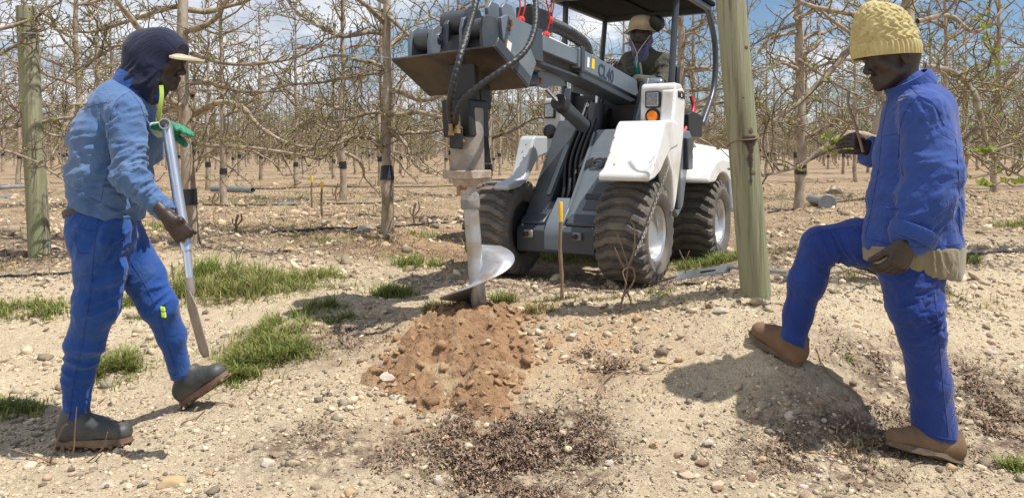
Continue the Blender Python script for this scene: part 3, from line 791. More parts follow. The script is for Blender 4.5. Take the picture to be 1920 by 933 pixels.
# rough clods over the orchard floor
n = 9000; Y = 5.2*np.exp(R.rand(n)**1.2*math.log(20/5.2)); X = Y*R.uniform(-.8, .8, n)
dens = fbm(np.stack([X*.9, Y*.9, X*0+2], -1), 3); k = (dens+R.normal(0, .08, n) > .5) & ((X < -.4) | (Y > 7.6)); X = X[k]; Y = Y[k]
S = np.clip(R.lognormal(math.log(.022), .55, len(X)), .008, .09)
tag(stones_mesh('earth_clods', np.stack([X, Y, gz(X, Y)-S*.1], -1), S, M['rubble'], ICO1, 14, rough=.4), 'rough dry earth clods over the orchard floor', 'earth', kind='stuff')
# fine grit
n = 90000; Y = 1.9*np.exp(R.rand(n)*math.log(6/1.9)); X = Y*R.uniform(-.75, .75, n)*np.where(R.rand(n) < .3, 1.7, 1)
dens = fbm(np.stack([X*3, Y*3, X*0+7], -1), 3); k = dens+R.normal(0, .12, n) > .46; X = X[k]; Y = Y[k]; S = np.clip(R.lognormal(math.log(.0032), .4, len(X)), .0018, .008)
_i0 = (np.array([[1,0,0],[-.5,.87,0],[-.5,-.87,0],[0,0,1.],[0,0,-1.]]), np.array([[0,1,3],[1,2,3],[2,0,3],[1,0,4],[2,1,4],[0,2,4]]))
tag(stones_mesh('grit', np.stack([X, Y, gz(X, Y)+S*.2], -1), S, M['pebble'], _i0, 15, rough=.5), 'fine grit over the sandy ground', 'gravel', kind='stuff')
# clods on the heap
n = 420; an = R.uniform(0, 6.28, n); rr = R.uniform(0, 1, n)**.5
X = pc[0]+np.cos(an)*rr*SX*1.12; Y = pc[1]-.10+np.sin(an)*rr*SY*1.15
S = np.clip(R.lognormal(math.log(.0075), .62, n), .003, .028)
Z = np.array([top(x, y) for x, y in zip(X, Y)])+S*.2
tag(stones_mesh('soil_clods', np.stack([X, Y, Z], -1), S, M['clod'], ICO2, 6, rough=.34), 'small crumbs of orange brown soil on the heap', 'soil', kind='stuff')

def rock(label, px, py, s, m, seed, grp='larger stones on the bank', sx=1.0, sz=.7, lift=.25):
    g = G(px, py); g[2] = top(g[0], g[1]); v0, f0 = ICO3; R2 = np.random.RandomState(seed)
    v = v0.copy()
    for _ in range(13):  # chip flat facets
        d = R2.normal(0, 1, 3); d /= np.linalg.norm(d); h = R2.uniform(.5, .86); q = v@d; v -= np.outer(np.clip(q-h, 0, 9), d)*.92
    v = v*(1+.22*(fbm(v*1.6+seed, 3)[:, None]-.5)+.07*(fbm(v*6+seed, 2)[:, None]-.5))
    v = v*V(1.15*sx, .9, sz)*s; an = R2.uniform(-.5, .5); c, s_ = math.cos(an), math.sin(an)
    v = np.stack([v[:,0]*c-v[:,1]*s_, v[:,0]*s_+v[:,1]*c, v[:,2]], -1)
    o = fastmesh('stone', v, f0, m, smooth=True); o.data.set_sharp_from_angle(angle=math.radians(28))
    o.location = (g[0], g[1], g[2]+s*sz*lift)
    return tag(o, label, 'stone', grp)
hp = 'stones lying on the loose soil heap'
rock('rounded yellowish stone at the right side of the soil heap', 974, 634, .036, M['yellowstone'], 1, hp, 1.1)
rock('white and pink angular stone on the left foot of the soil heap', 720, 695, .033, M['palestone'], 2, hp)
rock('brown rounded stone right of the white pink stone on the heap', 745, 704, .024, M['brownstone'], 3, hp)
rock('big flat pinkish stone lowest on the left foot of the heap', 728, 724, .036, M['palestone'], 4, hp)
rock('small reddish stone left of the pinkish stones', 676, 681, .016, M['brownstone'], 5, hp)
rock('small pale stone right of the heap centre', 915, 667, .016, M['palestone'], 6, hp)
rock('small brown stone at the lower right of the heap', 866, 742, .02, M['brownstone'], 7, hp)
rock('flat brown stone at the bottom of the heap', 868, 722, .024, M['brownstone'], 8, hp)
rock('round brown stone on the lowest crumbs of the heap', 775, 755, .022, M['brownstone'], 9, hp)
rock('small white stone just below the heap', 724, 790, .013, M['palestone'], 10)
rock('pale stone on the bank between heap and dry twigs', 1072, 637, .032, M['palestone'], 11, sz=.8)
rock('small white stone on the bank near the pale stone', 1020, 673, .014, M['palestone'], 12)
rock('yellow brown oval stone in the middle of the bank', 1196, 597, .026, M['yellowstone'], 13, sx=.8, sz=1)
rock('pale pink stone in the lower middle foreground', 823, 905, .026, M['palestone'], 14)
rock('white stone under the lying spade', 1338, 552, .026, M['palestone'], 15)
rock('brown stone right of the leaning post foot', 1420, 573, .038, M['stone'], 16, sx=1.2, sz=.55)
rock('yellowish flat stone left of the spade shadow', 1255, 563, .028, M['yellowstone'], 17, sz=.5)
rock('big pale stone on the bank above the raised boot shadow', 1355, 590, .04, M['palestone'], 18, sz=.5)
rock('flat brown stone in the sunlit gap between the two boots', 1600, 730, .021, M['brownstone'], 19)
rock('pale stone inside the shadow of the standing man', 1480, 787, .022, M['palestone'], 20)
rock('orange brown stone at the edge of the shadow of the standing man', 1275, 680, .022, M['yellowstone'], 21)
rock('yellow white stone beside the orange stone at the shadow edge', 1262, 694, .022, M['yellowstone'], 22)
rock('pale stone under the toe of the standing boot', 1640, 800, .024, M['palestone'], 23)
rock('light stone behind the heel of the standing boot', 1785, 884, .025, M['yellowstone'], 24)
rock('pinkish stone at the lower left bottom edge', 320, 912, .045, M['yellowstone'], 25, sz=.45)
rock('flat pale stone left of the pinkish bottom stone', 200, 915, .028, M['palestone'], 26, sz=.5)
rock('pale stone at the bottom left of the hooded man', 500, 876, .032, M['palestone'], 27, sz=.55)
rock('yellowish stone below the dark leaf litter patch', 654, 930, .022, M['yellowstone'], 28)
rock('white boulder beside the foot of the knobbly tree', 684, 434, .10, M['palestone'], 29, 'stones on the orchard floor', sz=.65)
rock('pale stone beside the foot of the weathered post', 97, 466, .04, M['palestone'], 30, 'stones on the orchard floor')
rock('flat pale stone left of the hooded man behind the path', 92, 531, .055, M['palestone'], 31, 'stones on the orchard floor', sz=.4)
rock('pale stone on the far orchard floor beyond the grass', 545, 466, .07, M['yellowstone'], 32, 'stones on the orchard floor', sz=.5)
rock('pale boulder beyond the grey flanged pipe', 1560, 364, .16, M['stone'], 33, 'stones on the orchard floor')
rock('pale stone behind the right auger side tree', 880, 366, .11, M['stone'], 34, 'stones on the orchard floor')
rock('small stone left of the tall marker stick', 1160, 572, .018, M['stone'], 35)
cols = [M['stone'], M['palestone'], M['yellowstone'], M['stone'], M['brownstone']]
placedpx = []
zones = [('on the sandy bank below the lying spade', 1080, 1400, 570, 700), ('on the sandy bank in the middle foreground', 1080, 1420, 720, 925),
         ('on the slope between the legs of the knitted hat man', 1520, 1690, 560, 780), ('on the right hand slope behind the knitted hat man', 1810, 1915, 500, 700),
         ('in the left foreground near the hooded man', 20, 640, 850, 925), ('among crumbs at the foot of the soil heap', 690, 960, 700, 780), ('in the lower right foreground', 1250, 1640, 830, 925)]
for lab, xa, xb, ya, yb in zones:
    for q in range(16):
        px = R.uniform(xa, xb); py = R.uniform(ya, yb)
        ci = R.randint(5); cn = ['greyish', 'pale', 'yellowish', 'greyish', 'brown'][ci]
        rock('small '+cn+' stone '+lab, px, py, R.uniform(.009, .023), cols[ci], R.randint(1000), 'small '+cn+' stones '+lab, R.uniform(.8, 1.3), R.uniform(.5, .8), .15)

# ------------------------------------------------ grass
def blades(name, clumps, m, label, seed):
    R = np.random.RandomState(seed); VV = []; FF = []; n0 = 0
    for (c, rx, ry, nb, h) in clumps:
        x = c[0]+R.normal(0, rx*.5, nb); y = c[1]+R.normal(0, ry*.5, nb)
        tuft = fbm(np.stack([x*14, y*14, x*0+c[0]], -1), 2); k = tuft+R.normal(0,.06,nb) > .44; x = x[k]; y = y[k]; nn = len(x)
        if not nn: continue
        z = gz(x, y)-.004
        an = R.uniform(0, 6.28, nn); hh = h*R.uniform(.3, 1.3, nn)*(.5+tuft[k]); lean = R.uniform(.2, 1.5, nn)*hh
        w = R.uniform(.0016, .0036, nn); dx_, dy_ = np.cos(an), np.sin(an); sx_, sy_ = -dy_, dx_
        rows = []
        for t, wd in ((0, 1), (.4, .9), (.75, .6), (1, .08)):
            cx = x+dx_*lean*t**1.8; cy = y+dy_*lean*t**1.8; cz = z+hh*(t-.28*t*t*lean/hh)
            rows.append(np.stack([cx-sx_*w*wd, cy-sy_*w*wd, cz], -1)); rows.append(np.stack([cx+sx_*w*wd, cy+sy_*w*wd, cz], -1))
        v = np.stack(rows, 1); VV.append(v.reshape(-1, 3))
        b = (np.arange(nn)*8+n0)[:, None]
        for q in (0, 2, 4): FF.append(np.concatenate([b+q, b+q+1, b+q+3, b+q+2], 1))
        n0 += nn*8
    return tag(fastmesh(name, np.concatenate(VV), np.concatenate(FF), m), label, 'grass', kind='stuff')
def cg(px, py, rx, ry, nb, h): return (G(px, py), rx, ry, nb, h)
blades('grass', [cg(440,535,.45,.32,2600,.085), cg(405,515,.25,.2,1400,.12), cg(520,540,.45,.22,1500,.06), cg(590,520,.2,.15,800,.07), cg(785,498,.17,.11,900,.085), cg(735,552,.14,.09,700,.075),
    cg(500,640,.16,.22,2200,.07), cg(540,612,.12,.12,900,.07), cg(470,690,.17,.18,2200,.07), cg(440,720,.1,.09,800,.06), cg(540,665,.14,.12,1300,.06), cg(610,585,.12,.09,800,.07), cg(650,600,.12,.05,400,.04),
    cg(215,700,.13,.13,1300,.075), cg(50,590,.28,.14,1300,.07), cg(20,770,.16,.1,700,.05), cg(280,655,.06,.05,200,.05), cg(270,600,.12,.1,300,.04), cg(240,570,.1,.1,350,.06),
    cg(940,568,.08,.05,260,.07), cg(815,582,.1,.05,300,.05), cg(300,430,.4,.3,700,.09), cg(1035,485,.5,.25,1500,.11), cg(1300,498,.35,.18,900,.08), cg(1355,492,.25,.15,1100,.09), cg(1100,480,.5,.25,1000,.12),
    cg(1815,494,.12,.08,400,.07), cg(1905,425,.25,.15,400,.1), cg(1895,880,.06,.04,200,.05), cg(235,380,.6,.4,700,.1), cg(460,380,.4,.3,300,.06), cg(800,445,.3,.15,250,.06), cg(600,452,.4,.2,250,.06), cg(1590,680,.025,.02,60,.025), cg(350,545,.25,.15,700,.08), cg(1230,555,.1,.05,100,.05)],
    M['grass'], 'patches of short green grass on the path and under the loader', 31)
blades('dry_grass', [cg(440,540,.5,.35,1000,.07), cg(500,660,.25,.35,2600,.06), cg(440,530,.45,.35,2200,.075), cg(215,700,.16,.14,450,.06), cg(50,590,.3,.15,500,.06), cg(1240,575,.8,.1,500,.03), cg(1000,585,.12,.06,500,.04), cg(820,585,.12,.05,350,.06), cg(960,565,.08,.05,120,.05),
    cg(520,430,1.0,.5,700,.06), cg(700,455,.6,.3,600,.05), cg(1610,845,.16,.06,150,.035), cg(1770,560,.35,.2,500,.045), cg(870,880,.3,.1,250,.03), cg(760,480,.5,.2,600,.04), cg(1130,560,.25,.03,300,.03), cg(1060,560,.2,.03,300,.035), cg(25,500,.6,.3,500,.05), cg(1500,470,.5,.2,400,.06), cg(1620,520,.3,.15,300,.04),(V(-3,9.5,0),4,3,3500,.09),(V(4.5,11,0),4,3,3500,.09),(V(-2,14,0),7,4,3500,.11),cg(300,660,.5,.5,400,.03)],
    M['drygrass'], 'yellowed dry grass between the green patches and on the bank', 32)

# ------------------------------------------------ dead leaf litter
def litter(name, zones_, m, label, seed, size):
    if size < .014: zones_ = [(c, a, b, int(nb*1.9)) for c, a, b, nb in zones_]
    R = np.random.RandomState(seed); VV = []; FF = []; n0 = 0
    for c, rx, ry, nb in zones_:
        x = c[0]+R.normal(0, rx*.6, nb); y = c[1]+R.normal(0, ry*.6, nb)
        q = fbm(np.stack([x*9, y*9, x*0+seed], -1), 3); k = q+R.normal(0, .05, nb) > .47; x, y = x[k], y[k]; nn = len(x)
        z = gz(x, y)+R.uniform(.0, .03, nn)*np.clip((q[k]-.45)*6, .2, 1.3)
        L = size*R.uniform(.5, 1.6, nn); W = L*R.uniform(.15, .55, nn); an = R.uniform(0, 6.28, nn)
        d = np.stack([np.cos(an), np.sin(an), R.normal(0, .45, nn)], -1); s_ = np.stack([-np.sin(an), np.cos(an), R.normal(0, .6, nn)], -1)
        c0 = np.stack([x, y, z], -1); curl = np.stack([d[:,0]*0, d[:,0]*0, L*R.uniform(.1, .5, nn)], -1)
        v = np.stack([c0-d*L[:,None]*.5+curl, c0-s_*W[:,None]*.5, c0+d*L[:,None]*.5+curl*.8, c0+s_*W[:,None]*.5], 1)
        VV.append(v.reshape(-1, 3)); FF.append(np.arange(nn*4).reshape(-1, 4)+n0); n0 += nn*4
    return tag(fastmesh(name, np.concatenate(VV), np.concatenate(FF), m), label, 'leaf litter', kind='stuff')
litter('leaf_litter', [(G(945,838),.26,.22,6500),(G(1000,885),.20,.13,6500),(G(1040,810),.14,.12,1800),(G(940,910),.2,.1,2200),(G(760,870),.15,.08,160),(G(600,820),.12,.08,110),(G(1800,740),.36,.2,3000),(G(1880,810),.25,.2,1800),(G(1740,790),.3,.1,900),(G(1590,810),.2,.08,500),(G(1500,870),.2,.12,500),(G(1150,690),.08,.05,200),(G(1100,665),.05,.03,80),(G(1620,870),.2,.1,400),
    (G(20,490),.6,.4,900),(G(640,640),.25,.25,500),(G(100,520),.4,.2,400),(V(.6,4.9,.3),1.1,.5,2200),(G(1000,545),.4,.1,300),(G(780,470),.9,.3,900),(G(1460,500),.4,.3,500),(G(560,470),1.2,.6,1400),(V(-3,8.5,0),3.5,1.8,5000),(V(4.5,9.5,0),3.5,2.2,4000),(V(3,5.2,0),1,.7,1200)], M['litter'], 'dark dead leaf litter lying in patches on the sand', 41, .0139)
litter('straw_litter', [(G(960,850),.4,.3,1500),(G(1700,800),.6,.4,1100),(G(1250,620),.6,.4,700),(G(300,780),1.0,.5,700),(G(600,470),2.0,1.0,1500),(G(1500,450),1.5,1.0,900),(G(650,420),3,1.5,2500), (V(-3,9,0),3.5,2.5,5000), (V(4.5,10.5,0),3.5,2.5,4000)], M['strawlitter'], 'pale straw coloured leaf scraps on the ground', 42, .016)

# ------------------------------------------------ dry twigs standing and lying about
def twiggy(label, lines, Y, r, name='dry_twig', group='dry twigs in the foreground'):
    m = MB(); base = None
    for ln in lines:
        pts = [P(x, y, Y+(dz if False else 0)) for x, y, *dz in ln]
        pts = np.array(pts); pts[:, 1] += np.linspace(0, .05, len(pts))*R.choice([-1, 1])
        if base is None: base = pts[0].copy()
        k = spline(pts, 5); m.tube(k, np.linspace(r, r*.45, len(k)), 6)
    g = G(lines[0][0][0], lines[0][0][1])
    o = m.build(name, M['drytwig'], smooth=70, org=base); o.location = tuple(base)
    return tag(o, label, 'twig', group)
Yt = float(G(200,858)[1])
twiggy('dry forked twig sticking up in front of the rear boot of the hooded man', [[(110,893),(140,850),(150,800),(158,755)],[(110,893),(100,860),(125,800),(140,785)],[(112,890),(160,868),(200,835),(215,800)],[(105,868),(60,860),(0,850)],[(118,884),(160,888),(185,860),(205,840)],[(100,870),(95,850)]], Yt, .0042)
Y2 = float(G(1165,585)[1])
twiggy('reddish looped dry twig standing in front of the loader wheel', [[(1160,585),(1172,545),(1178,500),(1170,470),(1160,440)],[(1165,560),(1188,525),(1184,500),(1166,506),(1172,530)],[(1172,540),(1182,560),(1186,575)],[(1178,500),(1190,470),(1192,430),(1185,415)],[(1170,500),(1158,480),(1150,462)]], Y2, .006, group='dry twigs on the bank')
Y3 = float(G(1290,515,2)[1])
twiggy('small dry twig between the two right hand wheels', [[(1285,512),(1288,490),(1296,472)],[(1288,495),(1280,480),(1277,470)]], 4.6, .005, group='dry twigs on the bank')
def lying(label, pts, r, grp='dry sticks lying on the sand'):
    k = gpath(pts, r*1.2, 5); k[:, 2] += np.abs(np.sin(np.linspace(0, 3.1, len(k))))*r*2
    m = MB(); m.tube(k, np.linspace(r, r*.5, len(k)), 6); tag(m.build('dry_stick', M['drytwig'], smooth=70), label, 'stick', grp)
lying('pale thick dry stick lying below the dark weed tuft', [(1118,748),(1135,725),(1155,705)], .0075)
lying('long thin curved dry stick in the shadow of the raised boot', [(1530,660),(1550,705),(1600,745),(1650,770)], .003)
lying('thin dry stick from the dark weed tuft to the orange stone', [(1100,695),(1180,705),(1230,705),(1262,685)], .003)
lying('dry straw stalk between the legs of the knitted hat man', [(1600,790),(1620,775),(1645,762)], .004)
lying('thin dry stick on the path between the two men', [(520,545),(570,535),(640,520),(700,505)], .005)
lying('short dry stick right of the hooded man front boot', [(340,800),(365,795),(385,778)], .004)
lying('dry stick beside the loader wheel at the bank rim', [(1000,548),(1060,540),(1120,535),(1190,520)], .006)
lying('long dry stem on the slope behind the knees of the knitted hat man', [(1560,495),(1600,512),(1680,520),(1760,515)], .004)
for q in range(14):
    px = R.uniform(250, 1850); py = R.uniform(600, 920); an = R.uniform(-.7, .7); l = R.uniform(20, 60)
    lying('short dry stalk scattered on the sand', [(px,py),(px+l*.5,py+l*.3*an),(px+l,py+l*an+R.uniform(-5,5))], R.uniform(.0015,.003), 'short dry stalks scattered on the sand')
# vine-stump like cut shoots between rows
for lab, px, py, h in (('dead cut shoot right of the hooded man behind the drip hose', 445, 436, 34), ('dead cut shoot beyond the drip hose near the hooded man', 402, 388, 26), ('dead cut shoot left of the knobbly tree', 632, 380, 36), ('dead cut shoot right of the knobbly tree', 778, 420, 40)):
    g = G(px, py); Yq = g[1]
    m = MB(); m.tube(spline([P(px,py+4,Yq),P(px-3,py-h*.5,Yq),P(px+2,py-h,Yq)],4), .012, 6); m.tube(spline([P(px,py-h*.4,Yq),P(px+8,py-h*.7,Yq),P(px+7,py-h*1.05,Yq)],4), .008, 6); m.tube(spline([P(px,py-h*.3,Yq),P(px-8,py-h*.5,Yq),P(px-9,py-h*.8,Yq)],4), .007, 6)
    tag(m.build('cut_shoot', M['drytwig'], smooth=70), lab, 'shoot', 'dead cut shoots on the orchard floor')
# ------------------------------------------------ articulated mini loader
M['gunmetal'] = mat('gunmetal_paint', (.045,.053,.063), .36, .0, c2=(.06,.068,.078), scale=5, c3=(.13,.112,.09), s3=2.6, lo3=.56, hi3=.95, bump=.04, bscale=40, detail=8)
M['midgrey'] = mat('mid_grey_paint', (.135,.165,.19), .33, .0, c2=(.165,.19,.21), scale=6, c3=(.28,.26,.22), s3=3, lo3=.58, hi3=.95)
M['white'] = mat('white_paint', (.80,.80,.79), .3, .0, c2=(.72,.71,.68), scale=4, c3=(.50,.42,.32), s3=5, lo3=.52, hi3=.85, bump=.06, bscale=30)
M['lightgrey'] = mat('grey_and_shaded_white', (.46,.48,.50), .35, c3=(.34,.31,.27), s3=4, lo3=.6, hi3=1.0)  # light grey, also holds the shade of the left front fender
M['blackpart'] = mat('black_rubber', (.018,.019,.021), .5, bump=.2, bscale=60)
M['blackgloss'] = mat('black_gloss', (.012,.013,.015), .25)
M['plate'] = mat('worn_steel_plate', (.04,.034,.03), .5, .3, c2=(.085,.062,.045), scale=7, c3=(.02,.018,.018), s3=4, bump=.15, bscale=25)
M['auger'] = mat('auger_steel', (.50,.51,.53), .38, .55, c2=(.36,.36,.36), scale=9, c3=(.38,.27,.17), s3=9, lo3=.48, hi3=.7, bump=.08, bscale=70)
M['cast'] = mat('dusty_cast_steel', (.33,.31,.29), .65, .2, c2=(.20,.19,.18), scale=10, c3=(.45,.36,.26), s3=6, lo3=.45, hi3=.8, bump=.3, bscale=50)
M['dustyflange'] = mat('dusty_flange', (.50,.42,.35), .8, .1, c2=(.32,.24,.18), scale=14, bump=.3, bscale=60)
M['chrome'] = mat('chrome_rod', (.7,.7,.7), .12, 1)
M['rim'] = mat('wheel_rim', (.62,.64,.65), .32, .6, c2=(.5,.49,.46), scale=6)
M['tyre'] = mat('tyre_rubber', (.085,.079,.072), .85, c2=(.20,.172,.14), scale=7, mixlo=.3, mixhi=.8, c3=(.26,.21,.16), s3=3.5, lo3=.55, hi3=.9, bump=.3, bscale=60)
M['orange'] = mat('orange_lens', (.9,.22,.01), .2)
M['lamp'] = mat('lamp_glass', (.45,.47,.48), .15, .3, c2=(.25,.26,.27), scale=45)
M['red'] = mat('red_cap', (.6,.035,.03), .45)
M['brass'] = mat('brass_fitting', (.42,.27,.12), .5, .5, c2=(.3,.2,.1), scale=20)
M['bolt'] = mat('rusty_bolt', (.35,.17,.09), .6, .5)
M['darkletter'] = mat('dark_lettering', (.02,.022,.026), .45)
M['navyletter'] = mat('navy_lettering', (.02,.035,.07), .5)
M['decalyellow'] = mat('decal_yellow', (.8,.6,.02), .5)
M['decalwhite'] = mat('decal_white', (.8,.8,.78), .5)
M['decalorange'] = mat('decal_orange', (.7,.25,.08), .5)
M['redcable'] = mat('red_cable', (.5,.03,.05), .5)
M['teal'] = mat('teal_cable', (.04,.4,.42), .5)
M['hydhose'] = mat('hydraulic_hose', (.025,.025,.027), .42, bump=.35, bscale=70)

LA = math.radians(30); LO = V(.44, 5.555, .257)
lo_c, lo_s = math.cos(-LA), math.sin(-LA)
def tol(p):
    d = np.asarray(p)-LO; return V(lo_c*d[0]-(-1)*0+lo_s*d[1]*1 if False else lo_c*d[0]+lo_s*d[1], -lo_s*d[0]+lo_c*d[1], d[2])
def L(px, py, x=None, y=None, z=None, Y=None):
    """photo pixel on a plane of the loader -> loader coordinates"""
    o = tol((0, 0, CAMH)); r = V((px-960)/FPX, 1, -(py-HY)/FPX); d = tol(r+LO)
    if Y is not None: t = Y
    else:
        for i, q in enumerate((x, y, z)):
            if q is not None: t = (q-o[i])/d[i]
    return o+d*t
loader = empty('mini_loader', LO, -LA)
tag(loader, 'grey and white articulated mini loader with open canopy cab and raised boom', 'loader')
def B(name, mats, fn, parent=None, **k):
    m = MB(); fn(m); return m.build(name, mats, parent or loader, **k)

def rivets(m, pts, ax, r=.007):
    for p in pts: m.lathe([(0,r),(.004,r*.8),(.005,.001)], p, ax, 10)
# wheels -------------------------------------------------
def tyre_mesh(width, R_, rimr):
    nseg, lug = 312, 24; prof = []
    W = width/2
    # cross-section from inner bead over the tread to outer bead : (x, r, tread?)
    cs = [(-W*.72, rimr), (-W*.9, rimr+.012), (-W*1.0, rimr+.05), (-W*1.03, rimr+.09), (-W*1.0, R_-.075), (-W*.95, R_-.042), (-W*.88, R_-.028)]
    nt_ = 17
    xs_ = np.linspace(-W*.84, W*.84, nt_)
    tread = [(x, R_-.013-.012*(abs(x)/W)**2) for x in xs_]
    allp = cs+tread+[(-x, r) for x, r in cs[::-1]]
    vs = []; ph = 2*math.pi/lug
    for i in range(nseg):
        a = 2*math.pi*i/nseg
        for q, (x, r) in enumerate(allp):
            rr = r
            u = x/W
            if abs(u) > .35: s_ = abs(u)*.9
            else: s_ = .315+.0*abs(u)
            zig = .33 if (abs(u) < .35 and False) else 0
            side = 0 if u > 0 else .5
            if abs(u) <= .34: t = (a/ph + .25 + (.5 if u > 0 else 0)*0) % 1; on = .22 < t < .78
            else:
                t = (a/ph + .25 - (abs(u)-.34)*.95) % 1; on = .22 < t < .78
            if r > R_-.045: rr = r + (.011 if on else -.022)
            vs.append((x, math.cos(a)*rr, math.sin(a)*rr))
    n = len(allp); F = []
    for i in range(nseg):
        j = (i+1) % nseg
        for q in range(n-1): F.append((i*n+q, i*n+q+1, j*n+q+1, j*n+q))
    return vs, F
def wheel(x, y, outer):
    w = .37; hub = V(x, y, .37-(.03 if y > 1 else 0))
    e = MB(); v, F = tyre_mesh(w, .37, .19); v = np.array(v)+hub
    if outer < 0: pass
    e.add(v, F); t = e.build('tyre', M['tyre'], loader, smooth=26)
    s = outer; rp = MB()
    rp.lathe([(.0, .02), (.0, .11), (.02, .125), (.045, .125), (.06, .15), (.135, .165), (.17, .178), (.182, .197), (.170, .205), (.13, .19)], hub+V(s*(-.02), 0, 0), V(s, 0, 0), 40)
    ir = MB(); ir.lathe([(-.16,.20),(-.17,.19),(-.05,.17),(-.04,.10),(-.12,.08),(-.12,.001)], hub, V(s, 0, 0), 40)
    rp.lathe([(.02, .05), (.045, .05), (.055, .03), (.055, .001)], hub, V(s, 0, 0), 20)
    rm = rp.build('rim', M['rim'], t, smooth=35); ir.build('dark_inner_rim', M['blackpart'], t, smooth=35)  # inner side of the rim, its darkness put into the black colour
    nb = MB()
    for k in range(5):
        a = 2*math.pi*k/5+.3; nb.lathe([(0, .011), (.018, .011), (.018, .001)], hub+V(s*.02, math.cos(a)*.085, math.sin(a)*.085), V(s, 0, 0), 6)
    nb.build('wheel_nuts', M['cast'], t, smooth=30)
wheel(.51, 0, 1); wheel(-.51, -.10, -1); wheel(.58, 1.45, 1); wheel(-.44, 1.45, -1)
B('axle', M['gunmetal'], lambda m: (m.tube([(-.45,-.1,.37),(.45,0,.37)], .055, 16), m.tube([(-.42,1.45,.34),(.42,1.45,.34)], .06, 16)), smooth=40)

# front frame --------------------------------------------
def bumper(m):
    m.prism([(-.235,.215),(-.235,.37),(-.19,.405),(.1,.43),(.1,.20),(-.19,.20)], 0, -.335, .30)
B('front_frame', M['gunmetal'], bumper, bevel=.008)
B('front_step', M['gunmetal'], lambda m: (m.prism([(-.19,.408),(-.19,.43),(-.06,.51),(.1,.51),(.1,.408)], 0, -.325, -.13), m.prism([(-.19,.408),(-.19,.43),(-.06,.51),(.1,.51),(.1,.408)], 0, .05, .30)), bevel=.007)
B('centre_tongue', M['midgrey'], lambda m: m.prism([(-.242,.235),(-.242,.36),(-.205,.43),(-.02,.60),(.0,.58),(-.18,.41),(-.20,.235)], 0, -.10, .035), bevel=.004)
for bx in (-.225, .17):
    def lug(m):
        m.box((bx-.035,-.262,.315),(bx+.035,-.236,.372))
    o = B('tie_down', M['cast'], lug, bevel=.008)
    B('bolt', M['blackgloss'], lambda m: m.lathe([(0,.02),(.02,.02),(.024,.012),(.024,.001)], (bx-.008,-.262,.343), (0,-1,0), 6), o, smooth=30)
# rising chest : two columns with a dark gap
def column(m, x0, x1, top, y0=-.13, yt=.42, x0t=None, x1t=None, thick=.34):
    x0t = x0 if x0t is None else x0t; x1t = x1 if x1t is None else x1t
    m.hexa([(x0,y0,.44),(x1,y0,.44),(x1,y0+thick,.44),(x0,y0+thick,.44),(x0t,yt,top),(x1t,yt,top),(x1t,yt+thick,top),(x0t,yt+thick,top)])
B('left_column', M['gunmetal'], lambda m: column(m, -.335, -.16, 1.20, x0t=-.31, x1t=-.11), bevel=.012)
B('right_column', M['midgrey'], lambda m: column(m, .02, .325, 1.12, x0t=.055, x1t=.36, yt=.35), bevel=.012)
def sl(x, y, z): return (x, y, z)
# raised ribs lying on the columns (3 mm proud)
def rib(m, xa, xb, xat, xbt, z0, z1, off=.02):
    f = lambda z: -.13+(z-.44)*(.48/.68)
    m.hexa([(xa,f(z0)-off,z0),(xb,f(z0)-off,z0),(xb,f(z0)+.03,z0),(xa,f(z0)+.03,z0),(xat,f(z1)-off,z1),(xbt,f(z1)-off,z1),(xbt,f(z1)+.03,z1),(xat,f(z1)+.03,z1)])
B('chest_panel', M['gunmetal'], lambda m: rib(m, .13, .29, .19, .32, .52, .72, .010), bevel=.006)
B('chest_edge', M['midgrey'], lambda m: (rib(m, .018, .038, .052, .068, .45, 1.1, .03), rib(m, .31, .33, .345, .365, .5, 1.16, .02)), bevel=.003)
B('column_edge', M['midgrey'], lambda m: rib(m, -.20, -.165, -.17, -.13, .62, 1.0, .012), bevel=.003)
B('gap_wall', M['blackpart'], lambda m: m.hexa([(-.16,.12,.44),(.02,.12,.44),(.02,.2,.44),(-.16,.2,.44),(-.11,.6,1.3),(.05,.6,1.3),(.05,.7,1.3),(-.11,.7,1.3)]))
B('grab_slot', M['blackgloss'], lambda m: rib(m, .13, .255, .132, .257, .60, .635, .0165))
# upper inner body and mast uprights
B('inner_body', M['blackpart'], lambda m: m.box((-.34,.68,.45),(.36,1.05,1.42)), bevel=.01)
B('upper_recess', M['gunmetal'], lambda m: m.hexa([(.30,.42,1.05),(.38,.36,1.05),(.38,.75,1.05),(.30,.75,1.05),(.32,.62,1.50),(.39,.56,1.50),(.39,.82,1.50),(.32,.82,1.50)]), bevel=.006)
B('upper_recess', M['gunmetal'], lambda m: m.hexa([(-.36,.48,1.05),(-.30,.48,1.05),(-.30,.75,1.05),(-.36,.75,1.05),(-.35,.62,1.48),(-.29,.62,1.48),(-.29,.82,1.48),(-.35,.82,1.48)]), bevel=.006)
for q_, xs_ in enumerate((-.12, -.075, -.03, .01)):
    B('gap_hose', M['hydhose'], lambda m: m.tube(spline([(xs_,.58,1.36),(xs_+.01,.40,1.18),(xs_-.02,.22,.90),(xs_+.015,.10,.66),(xs_,.06,.50)],6), .014, 8), smooth=60)
    B('hose_fitting', M['cast'], lambda m: m.lathe([(0,.019),(.035,.019),(.04,.015)], (xs_,.54,1.31), (0,.5,.5), 6), smooth=30)
B('panel_bolts', M['cast'], lambda m: rivets(m, [(.05,-.202,.40),(.27,-.202,.40),(-.30,-.202,.40),(.345,.20,.98),(.35,.27,1.06),(.34,.12,.86)], (0,-.8,.6), .009), smooth=30)
B('mast_upright', M['midgrey'], lambda m: m.hexa([(.345,.38,1.10),(.40,.34,1.10),(.40,.52,1.10),(.345,.52,1.10),(.365,.60,1.53),(.405,.58,1.53),(.405,.80,1.53),(.365,.80,1.53)]), bevel=.008)
